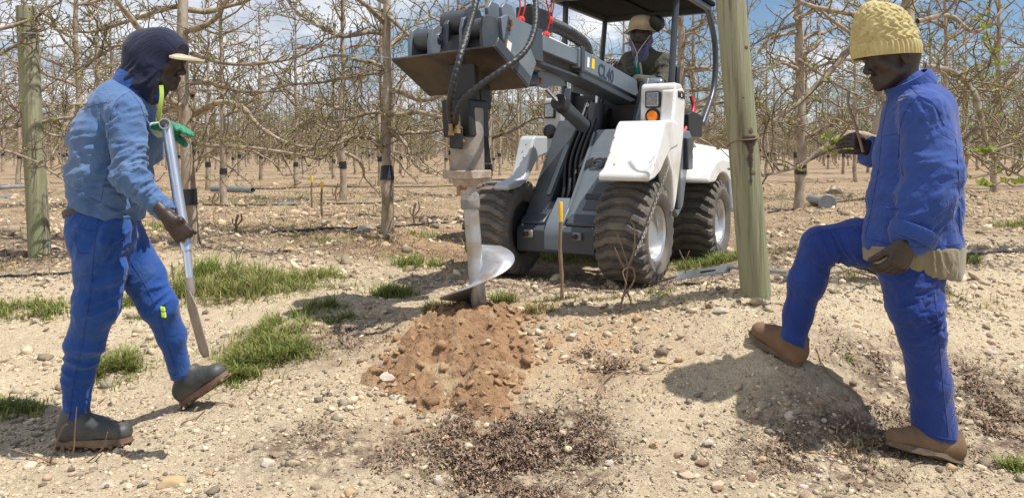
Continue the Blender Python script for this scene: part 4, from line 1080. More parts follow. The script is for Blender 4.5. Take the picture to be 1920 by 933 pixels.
B('boom_pivot', M['midgrey'], lambda m: m.lathe([(0,.055),(.22,.055),(.24,.04),(.24,.001)], (.19,.86,1.50), (1,0,0), 24), smooth=40)

# fenders -------------------------------------------------
def fender(m, xa, xb, s):
    # profile (y,z): top rear, slope, lip
    m.prism([(-.34,.745),(-.36,.765),(-.345,.80),(-.27,.83),(-.20,.90),(-.03,1.13),(.02,1.165),(.12,1.17),(.30,1.16),(.30,.99),(.12,.96),(.02,.90),(-.10,.81),(-.22,.765)], 0, xa, xb)
B('front_fender', M['white'], lambda m: fender(m, .375, .735, 1), bevel=.02, seg=3)
def lf(m): m.prism([(-.36,.66),(-.38,.685),(-.34,.71),(-.14,.75),(-.10,.78),(.02,1.05),(.06,1.07),(.26,1.07),(.26,.93),(.10,.90),(-.08,.72),(-.18,.68)], 0, -.455, -.325)
B('front_fender', M['lightgrey'], lf, bevel=.016, seg=3)  # left fender, its part shade put into the greyer colour
def sidepanel(m):
    m.prism([(-.02,1.13),(.20,1.16),(.25,1.40),(.44,1.43),(.50,1.38),(.46,1.10),(.36,.80),(.28,.60),(.22,.50),(.20,.66),(.16,.80),(.05,.93)], 0, .62, .728)
B('side_panel', M['white'], sidepanel, bevel=.018, seg=3)
tower = B('lamp_housing', M['white'], lambda m: m.prism([(.24,1.13),(.265,1.43),(.29,1.455),(.42,1.455),(.47,1.40),(.46,1.13)], 0, .455, .722), bevel=.022, seg=3)
xa = L(1020,200,y=.47)[0]; za = L(1020,184,y=.47)[2]
towl = B('lamp_housing', M['lightgrey'], lambda m: m.prism([(.46,.90),(.47,za-.02),(.49,za),(.66,za),(.70,.90)], 0, xa, xa+.16), bevel=.018, seg=3)
def lampset(xc, yf, z1, z2, par, w, lens=True):
    h = B('lamp_bezel', M['blackgloss'], lambda m: m.box((xc-w,yf-.022,z1-.062),(xc+w,yf+.03,z1+.062)), par, bevel=.008)
    B('headlight', M['lamp'], lambda m: m.box((xc-w+.012,yf-.03,z1-.05),(xc+w-.012,yf-.01,z1+.05)), h, bevel=.004)
    r = B('indicator_ring', M['blackgloss'], lambda m: m.lathe([(-.02,.058),(.018,.058),(.024,.05),(.024,.001)], (xc,yf,z2), (0,-1,0), 28), par, smooth=40)
    if lens: B('indicator', M['orange'], lambda m: m.lathe([(.02,.042),(.03,.040),(.036,.02),(.037,.001)], (xc,yf,z2), (0,-1,0), 24), r, smooth=60)
pt = L(1225,187,y=.25); lampset(pt[0], .25, pt[2], L(1225,218,y=.25)[2], tower, .058)
q1_ = L(1031,208,y=.46); q2_ = L(1043,244,y=.46); lampset(q1_[0], .468, q1_[2], q2_[2]-.01, towl, .05, False)
B('rivets', M['cast'], lambda m: rivets(m, [(.39,-.10,1.045),(.39,-.18,.94),(.45,-.245,.858)], (0,-.75,.65)), smooth=30)
B('rivets', M['cast'], lambda m: rivets(m, [(-.372,-.02,1.0),(-.372,-.06,.90)], (0,-.9,.4)), smooth=30)

# lettering -----------------------------------------------
def text(name, s, size, o, xdir, updir, m, parent, ext=.0015, shear=0, bold=.0):
    cu = bpy.data.curves.new(name, 'FONT'); cu.body = s; cu.size = size; cu.extrude = ext; cu.shear = shear; cu.offset = bold; cu.resolution_u = 3; cu.align_x = 'LEFT'
    t = bpy.data.objects.new(name, cu); COL.objects.link(t)
    dg = bpy.context.evaluated_depsgraph_get(); me = bpy.data.meshes.new_from_object(t.evaluated_get(dg))
    bpy.data.objects.remove(t); me.name = name
    o2 = bpy.data.objects.new(name, me); COL.objects.link(o2); me.materials.clear(); me.materials.append(m)
    x = Vector(xdir).normalized(); u = Vector(updir); u = (u-x*u.dot(x)).normalized(); n = x.cross(u)
    mt = Matrix((x, u, n)).transposed().to_4x4(); mt.translation = Vector(o); o2.parent = parent; o2.matrix_local = mt
    return o2
chs = V(0, .48, .68); chs = chs/np.linalg.norm(chs)
fz = lambda z: -.13+(z-.44)*(.48/.68)
def onchest(px, py, off=.0165):
    yq = .1
    for _ in range(20): q = L(px, py, y=yq); yq = yq*.5+.5*(fz(q[2])-off)
    return q
lg = onchest(1084,312)
text('logo_letters', 'MCM', .112, (lg[0], lg[1], lg[2]), (1,0,0), chs, M['darkletter'], loader, shear=.35, bold=.006)
ld = onchest(1133,313,.0185); ldw = .028
B('logo_dot', M['red'], lambda m: m.hexa([ld+V(a*ldw,0,0)+chs*b*.022+V(0,-.82,.58)*c for c in (0,.002) for a, b in ((0,0),(1,0),(1,1),(.3,1))]))
text('logo_letters', 'MCM', .075, (.7305, .30, 1.345), (0,1,-.02), (0,0,1), M['darkletter'], loader, bold=.002)

# boom ----------------------------------------------------
def beam(m, a, b, wx, h, yup=None):
    a = np.array(a); b = np.array(b); d = (b-a)/np.linalg.norm(b-a); x = V(1,0,0); u = np.cross(x, d); u = u/np.linalg.norm(u)
    if u[2] < 0: u = -u
    c = [(-1,-1),(1,-1),(1,1),(-1,1)]
    m.hexa([a+x*wx*i+u*h*j for i, j in c]+[b+x*wx*i+u*h*j for i, j in c])
    return d, u
e0 = L(1212,160,x=.265); e1_ = L(1086,88,x=.265); e2_ = L(1086,90,x=.25); e3_ = L(962,40,x=.25)
Bp0 = e0-V(.085,0,.072); Bp1 = e1_-V(.085,0,.072); Bq1 = e2_-V(.07,0,.055); Bq2 = e3_-V(.07,0,.05)
ob = MB(); bd, bu = beam(ob, Bp0, Bp1, .085, .070); boom = ob.build('boom_outer', M['midgrey'], loader, bevel=.008)
B('boom_underside', M['gunmetal'], lambda m: beam(m, Bp0+V(-.012,-.02,-.10), Bp1+V(-.012,.04,-.098), .085, .030), bevel=.005)
B('boom_inner', M['midgrey'], lambda m: beam(m, Bq1+bd*-.3, Bq2, .07, .050), bevel=.005)
B('boom_web', M['plate'], lambda m: beam(m, Bq1+bd*-.1+V(-.01,0,-.09), Bq2+V(-.01,.08,-.085), .045, .035), bevel=.003)
B('boom_flange', M['gunmetal'], lambda m: beam(m, Bq1+bd*-.1+V(-.002,0,-.135), Bq2+V(-.002,.05,-.13), .066, .009), bevel=.003)
B('boom_collar', M['gunmetal'], lambda m: beam(m, Bp1+V(0,.02,-.01), Bp1+V(0,.075,-.012), .096, .088), bevel=.006)
B('boom_cover', M['white'], lambda m: beam(m, Bp0+V(-.03,-.15,.10), Bp1+V(-.03,-.45,.095), .045, .032), bevel=.014)
tx = L(1121,141,x=.2665)
text('boom_number', 'CL40', .135, (.2665, tx[1], tx[2]), -bd, bu, M['navyletter'], loader, bold=.003)
def decal(name, m, x, px, py, w, h, par=boom):
    c = L(px, py, x=x)
    def f(mm): 
        o = V(x, c[1], c[2]); mm.hexa([o+(-bd)*i+bu*j+V(k,0,0) for k in (-.001,.0015) for i, j in ((-w,-h),(w,-h),(w,h),(-w,h))])
    return B(name, m, f, par)
decal('warning_label', M['decalyellow'], .2655, 1112, 120, .024, .036)
decal('warning_label', M['decalwhite'], .2655, 1103, 117, .018, .036)
# boom nose / quick coupler -------------------------------
def pxpoly(x, pts): return [(lambda q: (q[1], q[2]))(L(px, py, x=x)) for px, py in pts]
B('nose_plate', M['midgrey'], lambda m: m.prism(pxpoly(.31, [(940,33),(952,27),(968,33),(1003,52),(992,82),(1006,118),(990,166),(976,140),(952,105),(943,70)]), 0, .285, .31), bevel=.004)
B('nose_plate', M['gunmetal'], lambda m: m.prism(pxpoly(.15, [(905,40),(925,30),(955,42),(985,60),(985,90),(960,120),(930,100),(912,75)]), 0, .13, .15), bevel=.004)
B('nose_box', M['gunmetal'], lambda m: m.hexa([V(x, *q) for q in pxpoly(.25, [(1010,118),(960,100)]) for x in (.12,.284)][:2]+[V(x, *q) for q in pxpoly(.25, [(960,100)]) for x in (.284,.12)]+[V(x, *q) for q in pxpoly(.25, [(1008,56)]) for x in (.12,.284)]+[V(x, *q) for q in pxpoly(.25, [(968,40)]) for x in (.284,.12)]), bevel=.004)
B('nose_decal', M['decalwhite'], lambda m: m.prism(pxpoly(.3125, [(949,72),(960,82),(957,100),(947,90)]), 0, .3105, .3125), boom)
B('nose_decal', M['decalorange'], lambda m: m.prism(pxpoly(.3145, [(949.5,72),(952,74.5),(949.5,92),(947,90)]), 0, .3130, .3145), boom)
B('nose_bolt', M['bolt'], lambda m: (m.lathe([(0,.017),(.012,.017),(.015,.001)], L(957,43,x=.31), (1,0,0), 6), m.lathe([(0,.012),(.012,.012),(.014,.001)], L(955,55,x=.31), (1,0,0), 6)), smooth=30)
def roll(pxa, pxb, py, Y, r, x0, x1):
    c = (L(pxa, py, Y=Y)+L(pxb, py, Y=Y))/2
    B('coupler_roller', M['gunmetal'], lambda m: m.lathe([(0,r*.9),(.006,r),(x1-x0-.006,r),(x1-x0,r*.9)], (x0, c[1], c[2]), (1,0,0), 28), smooth=40)
    return c
rl = roll(790,850,74,4.15,.062,-.165,-.06); rr_ = roll(905,940,50,4.0,.052,.165,.275); rm_ = roll(830,900,42,4.2,.068,-.06,.15)
def lugplate(x0, th, c, m_, hh=.08, back=.16, drop=.16):
    y, z = c[1], c[2]
    B('coupler_lug', M[m_], lambda m: m.prism([(y-.075,z-drop),(y-.08,z-.02),(y-.06,z+.05),(y-.01,z+hh),(y+.06,z+.06),(y+back*.7,z+.01),(y+back,z-drop*1.25),(y,z-drop)], 0, x0, x0+th), bevel=.004)
lugplate(-.19, .022, rl, 'midgrey'); lugplate(-.055, .03, rl, 'midgrey'); lugplate(.14, .02, rr_, 'midgrey', .07); lugplate(.272, .02, rr_, 'gunmetal', .065)
B('coupler_pin', M['chrome'], lambda m: m.lathe([(0,.022),(.010,.022),(.012,.001)], (-.024,rl[1],rl[2]+.01), (1,0,0), 16), smooth=40)
B('coupler_arm', M['gunmetal'], lambda m: (m.prism([(rm_[1]-.10,rm_[2]-.16),(rm_[1]-.09,rm_[2]-.02),(rm_[1],rm_[2]+.085),(rm_[1]+.10,rm_[2]+.06),(rm_[1]+.2,rm_[2]-.06),(rm_[1]+.12,rm_[2]-.18)], 0, -.015, .012), m.prism([(rm_[1]-.08,rm_[2]-.14),(rm_[1]-.05,rm_[2]+.03),(rm_[1]+.02,rm_[2]+.09),(rm_[1]+.10,rm_[2]+.08),(rm_[1]+.2,rm_[2]-.06),(rm_[1]+.12,rm_[2]-.18)], 0, .085, .11)), bevel=.004)
er = L(925,22,Y=4.25)
B('coupler_ear', M['midgrey'], lambda m: (m.prism([(er[1]-.05,er[2]-.09),(er[1]-.07,er[2]+.01),(er[1]-.03,er[2]+.055),(er[1]+.05,er[2]+.05),(er[1]+.10,er[2]-.02),(er[1]+.11,er[2]-.10)], 0, .16, .185), m.prism([(er[1]-.02,er[2]-.09),(er[1]-.04,er[2]+.01),(er[1]+.0,er[2]+.045),(er[1]+.08,er[2]+.04),(er[1]+.13,er[2]-.02),(er[1]+.14,er[2]-.10)], 0, .235, .258)), bevel=.004)
B('coupler_body', M['blackpart'], lambda m: m.hexa([(-.15,rl[1]-.03,rl[2]-.13),(.27,rl[1]-.03,rl[2]-.10),(.27,rl[1]+.28,rl[2]-.22),(-.15,rl[1]+.28,rl[2]-.24),(-.13,rl[1]+.05,rl[2]+.02),(.26,rl[1]+.05,rl[2]+.04),(.26,rl[1]+.30,rl[2]+.02),(-.13,rl[1]+.28,rl[2]-.05)]), bevel=.01)
# tilt linkage and cylinders
def cyl(name, a, b, r, m, par=None):
    mm = MB(); mm.lathe([(0,r*.6),(0,r),(np.linalg.norm(V(*b)-V(*a)),r),(np.linalg.norm(V(*b)-V(*a)),r*.5)], V(*a), V(*b)-V(*a), 24); return mm.build(name, M[m], par or loader, smooth=40, bevel=.004)
a1 = L(1022,165,Y=4.95); a2 = L(1048,192,Y=5.08); a3 = L(1094,236,Y=5.45)
rod = cyl('tilt_rod', a1, a2+(a2-a1)*.3, .018, 'chrome'); cy = cyl('tilt_cylinder', a2, a3, .052, 'gunmetal'); cyl('cylinder_gland', a2-(a3-a2)*.03, a2+(a3-a2)*.16, .058, 'blackpart', cy)
b1 = L(1123,160,Y=6.02); b2 = L(1120,196,Y=5.98); b3 = L(1109,270,Y=5.93)
cyl('lift_rod', b1, b2+(b2-b1)*.1, .022, 'chrome'); cyl('lift_cylinder', b2, b3, .062, 'gunmetal')
def link(m):
    
    m.tube([L(968,150,Y=4.6), L(1000,148,Y=4.72)], .05, 20)
B('linkage_pin', M['gunmetal'], link, smooth=40)
B('tilt_link', M['midgrey'], lambda m: m.prism([(q[1], q[2]) for q in (L(1000,140,x=.14),L(1006,132,x=.14),L(1030,138,x=.14),L(1052,150,x=.14),L(1056,162,x=.14),L(1030,160,x=.14),L(1018,166,x=.14),L(1004,162,x=.14))], 0, .14, .165), bevel=.004)
B('tilt_link', M['gunmetal'], lambda m: m.prism([(q[1], q[2]) for q in (L(985,120,x=.0),L(1052,120,x=.0),L(1054,152,x=.0),L(1000,140,x=.0))], 0, -.02, .13), bevel=.006)
B('link_bolt', M['bolt'], lambda m: m.lathe([(0,.022),(.016,.022),(.018,.001)], L(1013,152,x=.165), (1,0,0), 6), smooth=30)
B('counter_bracket', M['midgrey'], lambda m: (m.prism([(q[1], q[2]) for q in (L(1070,150,x=.05),L(1082,150,x=.05),L(1082,168,x=.05),L(1100,150,x=.05),L(1100,180,x=.05),L(1070,172,x=.05))], 0, .05, .07)), bevel=.003)

# cab frame ----------------------------------------------
M['canopy'] = mat('canopy_black', (.009,.009,.010), .9, spec=.15)
B('canopy_roof', M['canopy'], lambda m: m.box((-.60,.72,2.32),(.56,2.02,2.365)), bevel=.015)
B('canopy_panel', M['canopy'], lambda m: (m.box((-.52,.80,2.300),(-.05,1.90,2.316)), m.box((.02,.80,2.300),(.48,1.90,2.316))), bevel=.006)
B('canopy_beam', M['gunmetal'], lambda m: (m.box((-.56,.76,2.255),(.53,.80,2.317)), m.box((-.56,1.94,2.255),(.53,1.985,2.317)), m.box((-.57,.803,2.262),(-.53,1.937,2.315)), m.box((.50,.803,2.262),(.54,1.937,2.315))), bevel=.006)
def cp(name, pts, r=.027): B(name, M['gunmetal'], lambda m: m.tube(pts, r, 14), smooth=50)
cp('cab_post', [L(1258,172,x=.48), L(1264,60,x=.48), L(1269,-14,x=.48)])
cp('cab_post', spline([(-.52,.95,1.35),(-.52,.97,1.9),(-.52,.99,2.29)],4), .026)
cp('cab_post', spline([(-.53,1.72,1.2),(-.535,1.86,1.9),(-.54,1.95,2.29)],4), .026)
cp('cab_post', spline([L(1317,232,x=.5,),L(1338,165,x=.5),L(1341,90,x=.5),L(1331,35,x=.5),L(1318,-2,x=.5),(.5,1.75,2.36)],6), .028)
B('work_lamp', M['blackpart'], lambda m: m.lathe([(0,.03),(.03,.065),(.08,.07),(.09,.05),(.09,.001)], L(1240,40,x=.33), (-.3,-.6,-.3), 20), smooth=50)

# rear body ----------------------------------------------
B('rear_frame', M['gunmetal'], lambda m: m.box((-.33,1.06,.38),(.36,2.45,.80)), bevel=.015)
B('hinge_plate', M['midgrey'], lambda m: m.prism([(.60,.50),(.64,1.0),(.78,1.12),(1.05,1.12),(1.20,1.0),(.98,.80),(.86,.50),(.72,.42)], 0, .50, .60), bevel=.015)
B('hinge_plate', M['gunmetal'], lambda m: (m.prism([(.52,.50),(.52,1.12),(.60,1.14),(.60,.50)], 0, .42, .66), m.prism([(.86,.80),(.86,1.06),(1.0,1.06),(1.0,.80)], 0, .60, .64)), bevel=.01)
# white rear fender: arc over the wheel
def rfen(m):
    n = 14; inner = []; outer = []
    for i in range(n+1):
        a = math.radians(-12+ (192)*i/n); inner.append((1.6-math.cos(a)*.43, .37+math.sin(a)*.44)); 
    outer = [(1.14,.28),(1.10,.62),(1.16,.82),(1.32,.93),(1.50,1.0),(1.75,1.02),(2.05,.95),(2.16,.80),(2.2,.5)]
    arc = [(1.45-math.cos(math.radians(a))*.425, .34+math.sin(math.radians(a))*.425) for a in range(56, 130, 9)]
    poly = arc+[(1.88,.68),(1.90,.72),(1.84,.80),(1.70,.86),(1.45,.89),(1.22,.86),(1.06,.78),(1.00,.72),(1.00,.69)]
    m.prism(poly, 0, .40, .77)
B('rear_fender', M['white'], rfen, bevel=.018, seg=3)
B('rear_fender', M['white'], lambda m: m.prism([(1.10,.76),(1.2,.86),(1.85,.86),(1.95,.76)], 0, -.62, -.36), bevel=.015)
B('rear_hood', M['white'], lambda m: m.hexa([(-.36,1.36,.84),(.60,1.36,.845),(.72,2.75,.80),(-.40,2.75,.82),(-.30,1.50,1.04),(.46,1.50,1.04),(.58,2.65,.96),(-.34,2.65,.99)]), bevel=.04, seg=4)
B('rear_bumper', M['lightgrey'], lambda m: m.box((-.40,2.15,.38),(.68,2.78,.815)), bevel=.03)
B('inner_skirt', M['white'], lambda m: m.prism([(.98,.36),(.98,.80),(1.06,.80),(1.06,.36)], 0, .38, .46), bevel=.01)
B('battery_box', M['blackpart'], lambda m: m.prism([(1.18,1.07),(1.20,1.27),(1.28,1.30),(1.62,1.27),(1.58,1.07)], 0, .36, .55), bevel=.01)
B('seat_base', M['blackpart'], lambda m: m.box((-.25,1.22,1.10),(.25,1.70,1.30)), bevel=.03)
B('seat_back', M['blackpart'], lambda m: m.hexa([(-.24,1.66,1.28),(.24,1.66,1.28),(.24,1.76,1.28),(-.24,1.76,1.28),(-.22,1.76,1.86),(.22,1.76,1.86),(.22,1.84,1.86),(-.22,1.84,1.86)]), bevel=.04, seg=3)
B('armrest', M['blackpart'], lambda m: (m.box((.30,1.15,1.45),(.36,1.50,1.53)), m.hexa([(.31,1.45,1.2),(.36,1.45,1.2),(.36,1.52,1.2),(.31,1.52,1.2),(.31,1.50,1.72),(.36,1.50,1.72),(.36,1.56,1.72),(.31,1.56,1.72)])), bevel=.015)
B('dashboard', M['blackpart'], lambda m: m.hexa([(-.30,.86,1.42),(.30,.86,1.42),(.30,1.10,1.42),(-.30,1.10,1.42),(-.28,.92,1.60),(.20,.92,1.60),(.20,1.06,1.56),(-.28,1.06,1.56)]), bevel=.02)
def sw(m):
    a = np.linspace(0, 2*math.pi, 25); c = V(-.14,1.14,1.58); 
    m.tube([c+V(math.cos(q)*.17, math.sin(q)*.10, math.sin(q)*.13) for q in a], .013, 8); m.tube([c, c+V(0,-.03,-.16)], .02, 8)
B('steering_wheel', M['blackpart'], sw, smooth=60)
# loose cables by the hinge
cb = MB(); cb.tube(spline([L(1296,180,x=.50),L(1300,205,x=.52),L(1286,240,x=.52),L(1276,258,x=.50)],5), .018, 8); cb.build('red_cable', M['redcable'], loader, smooth=60)
cb = MB(); cb.tube(spline([L(1275,215,x=.52),L(1280,235,x=.52),L(1272,250,x=.5)],5), .007, 6); cb.build('teal_cable', M['teal'], loader, smooth=60)
cb = MB(); cb.tube(spline([L(1262,262,x=.5),L(1275,268,x=.52),L(1290,258,x=.5),L(1270,285,x=.5),L(1262,300,x=.5)],5), .014, 8); cb.build('black_cable', M['blackpart'], loader, smooth=60)
# red plugs on cords above the boom
for (px, py, x_) in ((978,38,.12),(968,43,.16),(1032,38,.16),(1024,66,.19)):
    c = L(px, py, x=x_); pl = MB(); pl.lathe([(0,.018),(.0,.026),(.03,.026),(.035,.02),(.05,.02),(.05,.001)], c, (0,-.9,-.25), 16); o = pl.build('red_cap', M['red'], loader, smooth=40)
    cd = MB(); cd.tube(spline([c, c+V(.01,.03,.12), c+V(-.02,.0,.30)],4), .005, 6); cd.build('red_cord', M['red'], o, smooth=60)
vb = L(1003,28,x=.15)
B('valve_block', M['blackpart'], lambda m: m.box((.04,vb[1]-.06,vb[2]-.09),(.17,vb[1]+.22,vb[2]+.05)), bevel=.01)
# corrugated hose guide on top of the boom and two hydraulic hoses to the auger
def spiral_hose(name, ctrl, r, pitch, m='hydhose', par=None, sc=.16):
    k = spline(ctrl, 10); seg = np.r_[0, np.cumsum(np.linalg.norm(np.diff(k, axis=0), axis=1))]; Ltot = seg[-1]; n = int(Ltot/pitch*5)
    s = np.linspace(0, Ltot, n); q = np.stack([np.interp(s, seg, k[:, i]) for i in range(3)], -1)
    t = np.gradient(q, axis=0); t /= np.linalg.norm(t, axis=1)[:, None]; u = np.cross(t, V(.3,.2,.93)); u /= np.linalg.norm(u, axis=1)[:, None]; w = np.cross(t, u)
    sd = 12; vs = []
    for i in range(n):
        for j in range(sd):
            a = 2*math.pi*j/sd; ph = (s[i]/pitch + j/sd) % 1
            rr = r*(1+(sc if ph < .55 else -sc*.3)); vs.append(q[i]+(u[i]*math.cos(a)+w[i]*math.sin(a))*rr)
    F = [(i*sd+j, i*sd+(j+1)%sd, (i+1)*sd+(j+1)%sd, (i+1)*sd+j) for i in range(n-1) for j in range(sd)]
    mm = MB(); mm.add(vs, F); return mm.build(name, M[m], par or loader, smooth=40)
spiral_hose('hose_guide', [L(990,20,x=.12),L(1025,42,x=.10),L(1060,58,x=.09),L(1090,78,x=.09),L(1100,95,x=.08),L(1098,112,x=.07)], .042, .03)
spiral_hose('hydraulic_hose', [L(905,-60,Y=4.2),L(893,0,Y=4.05),L(878,55,Y=3.85),L(862,110,Y=3.72),L(848,165,Y=3.70),L(843,205,Y=3.76),L(848,235,Y=3.80)], .0165, .034)
spiral_hose('hydraulic_hose', [L(1000,-60,Y=4.1),L(1004,0,Y=3.98),L(1003,50,Y=3.86),L(985,95,Y=3.74),L(945,128,Y=3.66),L(900,160,Y=3.64),L(868,188,Y=3.66),L(856,215,Y=3.72),L(855,236,Y=3.80)], .0145, .034)
# light chain hanging down from the hinge past the wheel
cn = spline([L(1290,170,x=.60),L(1268,262,x=.66),L(1248,330,x=.735),L(1232,372,x=.74),L(1212,430,x=.75),L(1190,480,x=.755)],10)
mm = MB(); seg = np.r_[0, np.cumsum(np.linalg.norm(np.diff(cn, axis=0), axis=1))]; s = np.arange(0, seg[-1], .024); q = np.stack([np.interp(s, seg, cn[:, i]) for i in range(3)], -1)
for i in range(len(q)-1):
    d = q[i+1]-q[i]; d /= np.linalg.norm(d); u = np.cross(d, V(1,0,0) if i % 2 else V(0,1,.3)); u /= np.linalg.norm(u); c = (q[i]+q[i+1])/2
    a = np.linspace(0, 2*math.pi, 9); mm.tube([c+d*math.cos(t)*.016+u*math.sin(t)*.008 for t in a], .0028, 4)
mm.build('chain', M['cast'], loader, smooth=60)

# ------------------------------------------------ auger attachment hanging from the coupler
augroot = V(-.165, 3.90, .46)
auger = empty('earth_auger', augroot); tag(auger, 'hydraulic earth auger with bright spiral blade hanging from the loader boom over the soil heap', 'auger')
def A(name, m, fn, parent=None, **k):
    mm = MB(); fn(mm); return mm.build(name, M[m], parent or auger, org=augroot, **k)
Fd = V(-.5, -.866, 0); Sd = V(.866, -.5, 0); Bk = -Fd
def W(x, y, z): return LO + Sd*x + Bk*y + V(0,0,z)
# slanted mounting plate
pf = [P(733,113,4.06), P(925,88,3.72)]; pb = [P(805,181,4.30), P(990,165,3.98)]
nrm = np.cross(pf[1]-pf[0], pb[0]-pf[0]); nrm /= np.linalg.norm(nrm); nrm = nrm if nrm[2] > 0 else -nrm
A('mounting_plate', 'plate', lambda m: m.hexa([pb[0],pb[1],pf[1],pf[0]][::-1]+[p+nrm*.014 for p in [pb[0],pb[1],pf[1],pf[0]][::-1]]), bevel=.003)
def side(m):
    a, b = pf[1]+(pb[1]-pf[1])*.05+nrm*.016, pb[1]+nrm*.016; m.hexa([a-V(.012,0,0)*0+Sd*-.014, b+Sd*-.014, b, a, a+Sd*-.014+nrm*.06, b+Sd*-.014+nrm*.06, b+nrm*.06, a+nrm*.06])
A('plate_rim', 'gunmetal', side, bevel=.003)
# mast bracket
mt0 = P(880,175,3.93); ax_t = P(878,200,3.9); ax_b = P(900,592,3.9); axd = (ax_b-ax_t)/np.linalg.norm(ax_b-ax_t)
c0 = P(874,196,3.92)
def bx_(m, pxc, pyt, pyb, wx, wy, Yc, off=0):
    t = P(pxc, pyt, Yc); b = P(pxc+(pyb-pyt)*.056+off, pyb, Yc); S2, B2 = Sd, Bk
    pts = []
    for c in (b, t):
        for i, j in ((-1,-1),(1,-1),(1,1),(-1,1)): pts.append(c+S2*wx*i+B2*wy*j)
    m.hexa(pts)
A('mast_bracket', 'blackpart', lambda m: (bx_(m, 868, 120, 205, .085, .02, 3.95), bx_(m, 905, 158, 205, .018, .05, 4.0)), bevel=.006)
A('mast_strap', 'blackpart', lambda m: m.hexa([P(x,y,Y) for Y in (3.99,4.03) for x,y in ((921,306),(908,306),(893,172),(906,172))]), bevel=.004)
hs = A('motor_housing', 'cast', lambda m: m.lathe([(0,.075),(.0,.086),(.02,.089),(.33,.089),(.34,.086),(.34,.001)], P(875,203,3.92), P(877,315,3.92)-P(875,203,3.92), 32), smooth=40, bevel=.004)
A('housing_cover', 'blackpart', lambda m: bx_(m, 871, 188, 258, .090, .092, 3.93), bevel=.012)
A('motor_port', 'blackpart', lambda m: m.hexa([P(x,y,Y) for Y in (3.775,3.83) for x,y in ((868,280),(843,278),(842,236),(868,238))]), bevel=.006)
A('base_flange', 'dustyflange', lambda m: (m.hexa([P(0,0,1)*0+P(876,333,3.92)+Sd*i*.095+Bk*j*.095+V(0,0,z) for z in (-.005,.04) for i, j in ((-1,-1),(1,-1),(1,1),(-1,1))]), m.lathe([(-.05,.05),(-.045,.075),(.0,.085),(.002,.001)], P(877,334,3.92), (0,0,1), 28)), bevel=.006)
for px, py in ((846,244),(858,240)):
    A('hose_fitting', 'brass', lambda m: (m.tube([P(px-1,py-12,3.78),P(px,py+4,3.78),P(px+1,py+10,3.79)], .012, 8), m.lathe([(0,.018),(.022,.018)], P(px,py+2,3.78), (0,0,-1), 6), m.tube([P(px,py+10,3.79),P(px+6,py+24,3.80),P(px+12,py+26,3.83)], .012, 8), m.lathe([(0,.016),(.02,.016)], P(px+4,py+18,3.80), (.2,0,-1), 6)), smooth=40)
# shaft and flighting
sh0 = P(878,328,3.9); sh1 = P(901,612,3.9)
A('shaft', 'auger', lambda m: m.lathe([(0,.042),(.10,.042),(.101,.046),(.13,.05),(.15,.046),(.152,.0405),(np.linalg.norm(sh1-sh0),.0405)], sh0, sh1-sh0, 28), smooth=30)
A('shaft_collar', 'cast', lambda m: m.lathe([(0,.049),(.012,.052),(.028,.05),(.042,.052),(.05,.048)], P(881,373,3.9), sh1-sh0, 28), smooth=60)
A('shaft_pin', 'bolt', lambda m: m.tube([P(861,352,3.88)-V(.0,.03,0), P(898,350,3.9)], .012, 8), smooth=50)
axd = (sh1-sh0)/np.linalg.norm(sh1-sh0)
uu = V(1,0,0)-axd*axd[0]; uu /= np.linalg.norm(uu); ww = np.cross(axd, uu)
def flight(m):
    # one turn, top edge near y=462 on the shaft's right, sinking round the front to the lower left and on behind
    tz0 = P(890,462,3.9); n = 64; vs = []; r1 = .205
    for i in range(n+1):
        t = i/n; a = math.radians(12 - 330*t) if False else math.radians(-75 + 325*t)
        h = .325*t
        c = tz0 + axd*h
        # a=0 -> viewer right ; a=90 -> towards the camera ; a=180 -> left
        dirv = uu*math.cos(a) + V(0,-1,0)*math.sin(a)
        dirv = dirv-axd*np.dot(dirv, axd); dirv /= np.linalg.norm(dirv)
        ro = r1*min(1, .45+t*7) 
        vs += [c+dirv*.036, c+dirv*ro+axd*.004]
    m.add(vs, [(2*i, 2*i+1, 2*i+3, 2*i+2) for i in range(n)])
fo = A('spiral_blade', 'auger', flight, smooth=180); so_ = fo.modifiers.new('th', 'SOLIDIFY'); so_.thickness = .007; so_.offset = 0
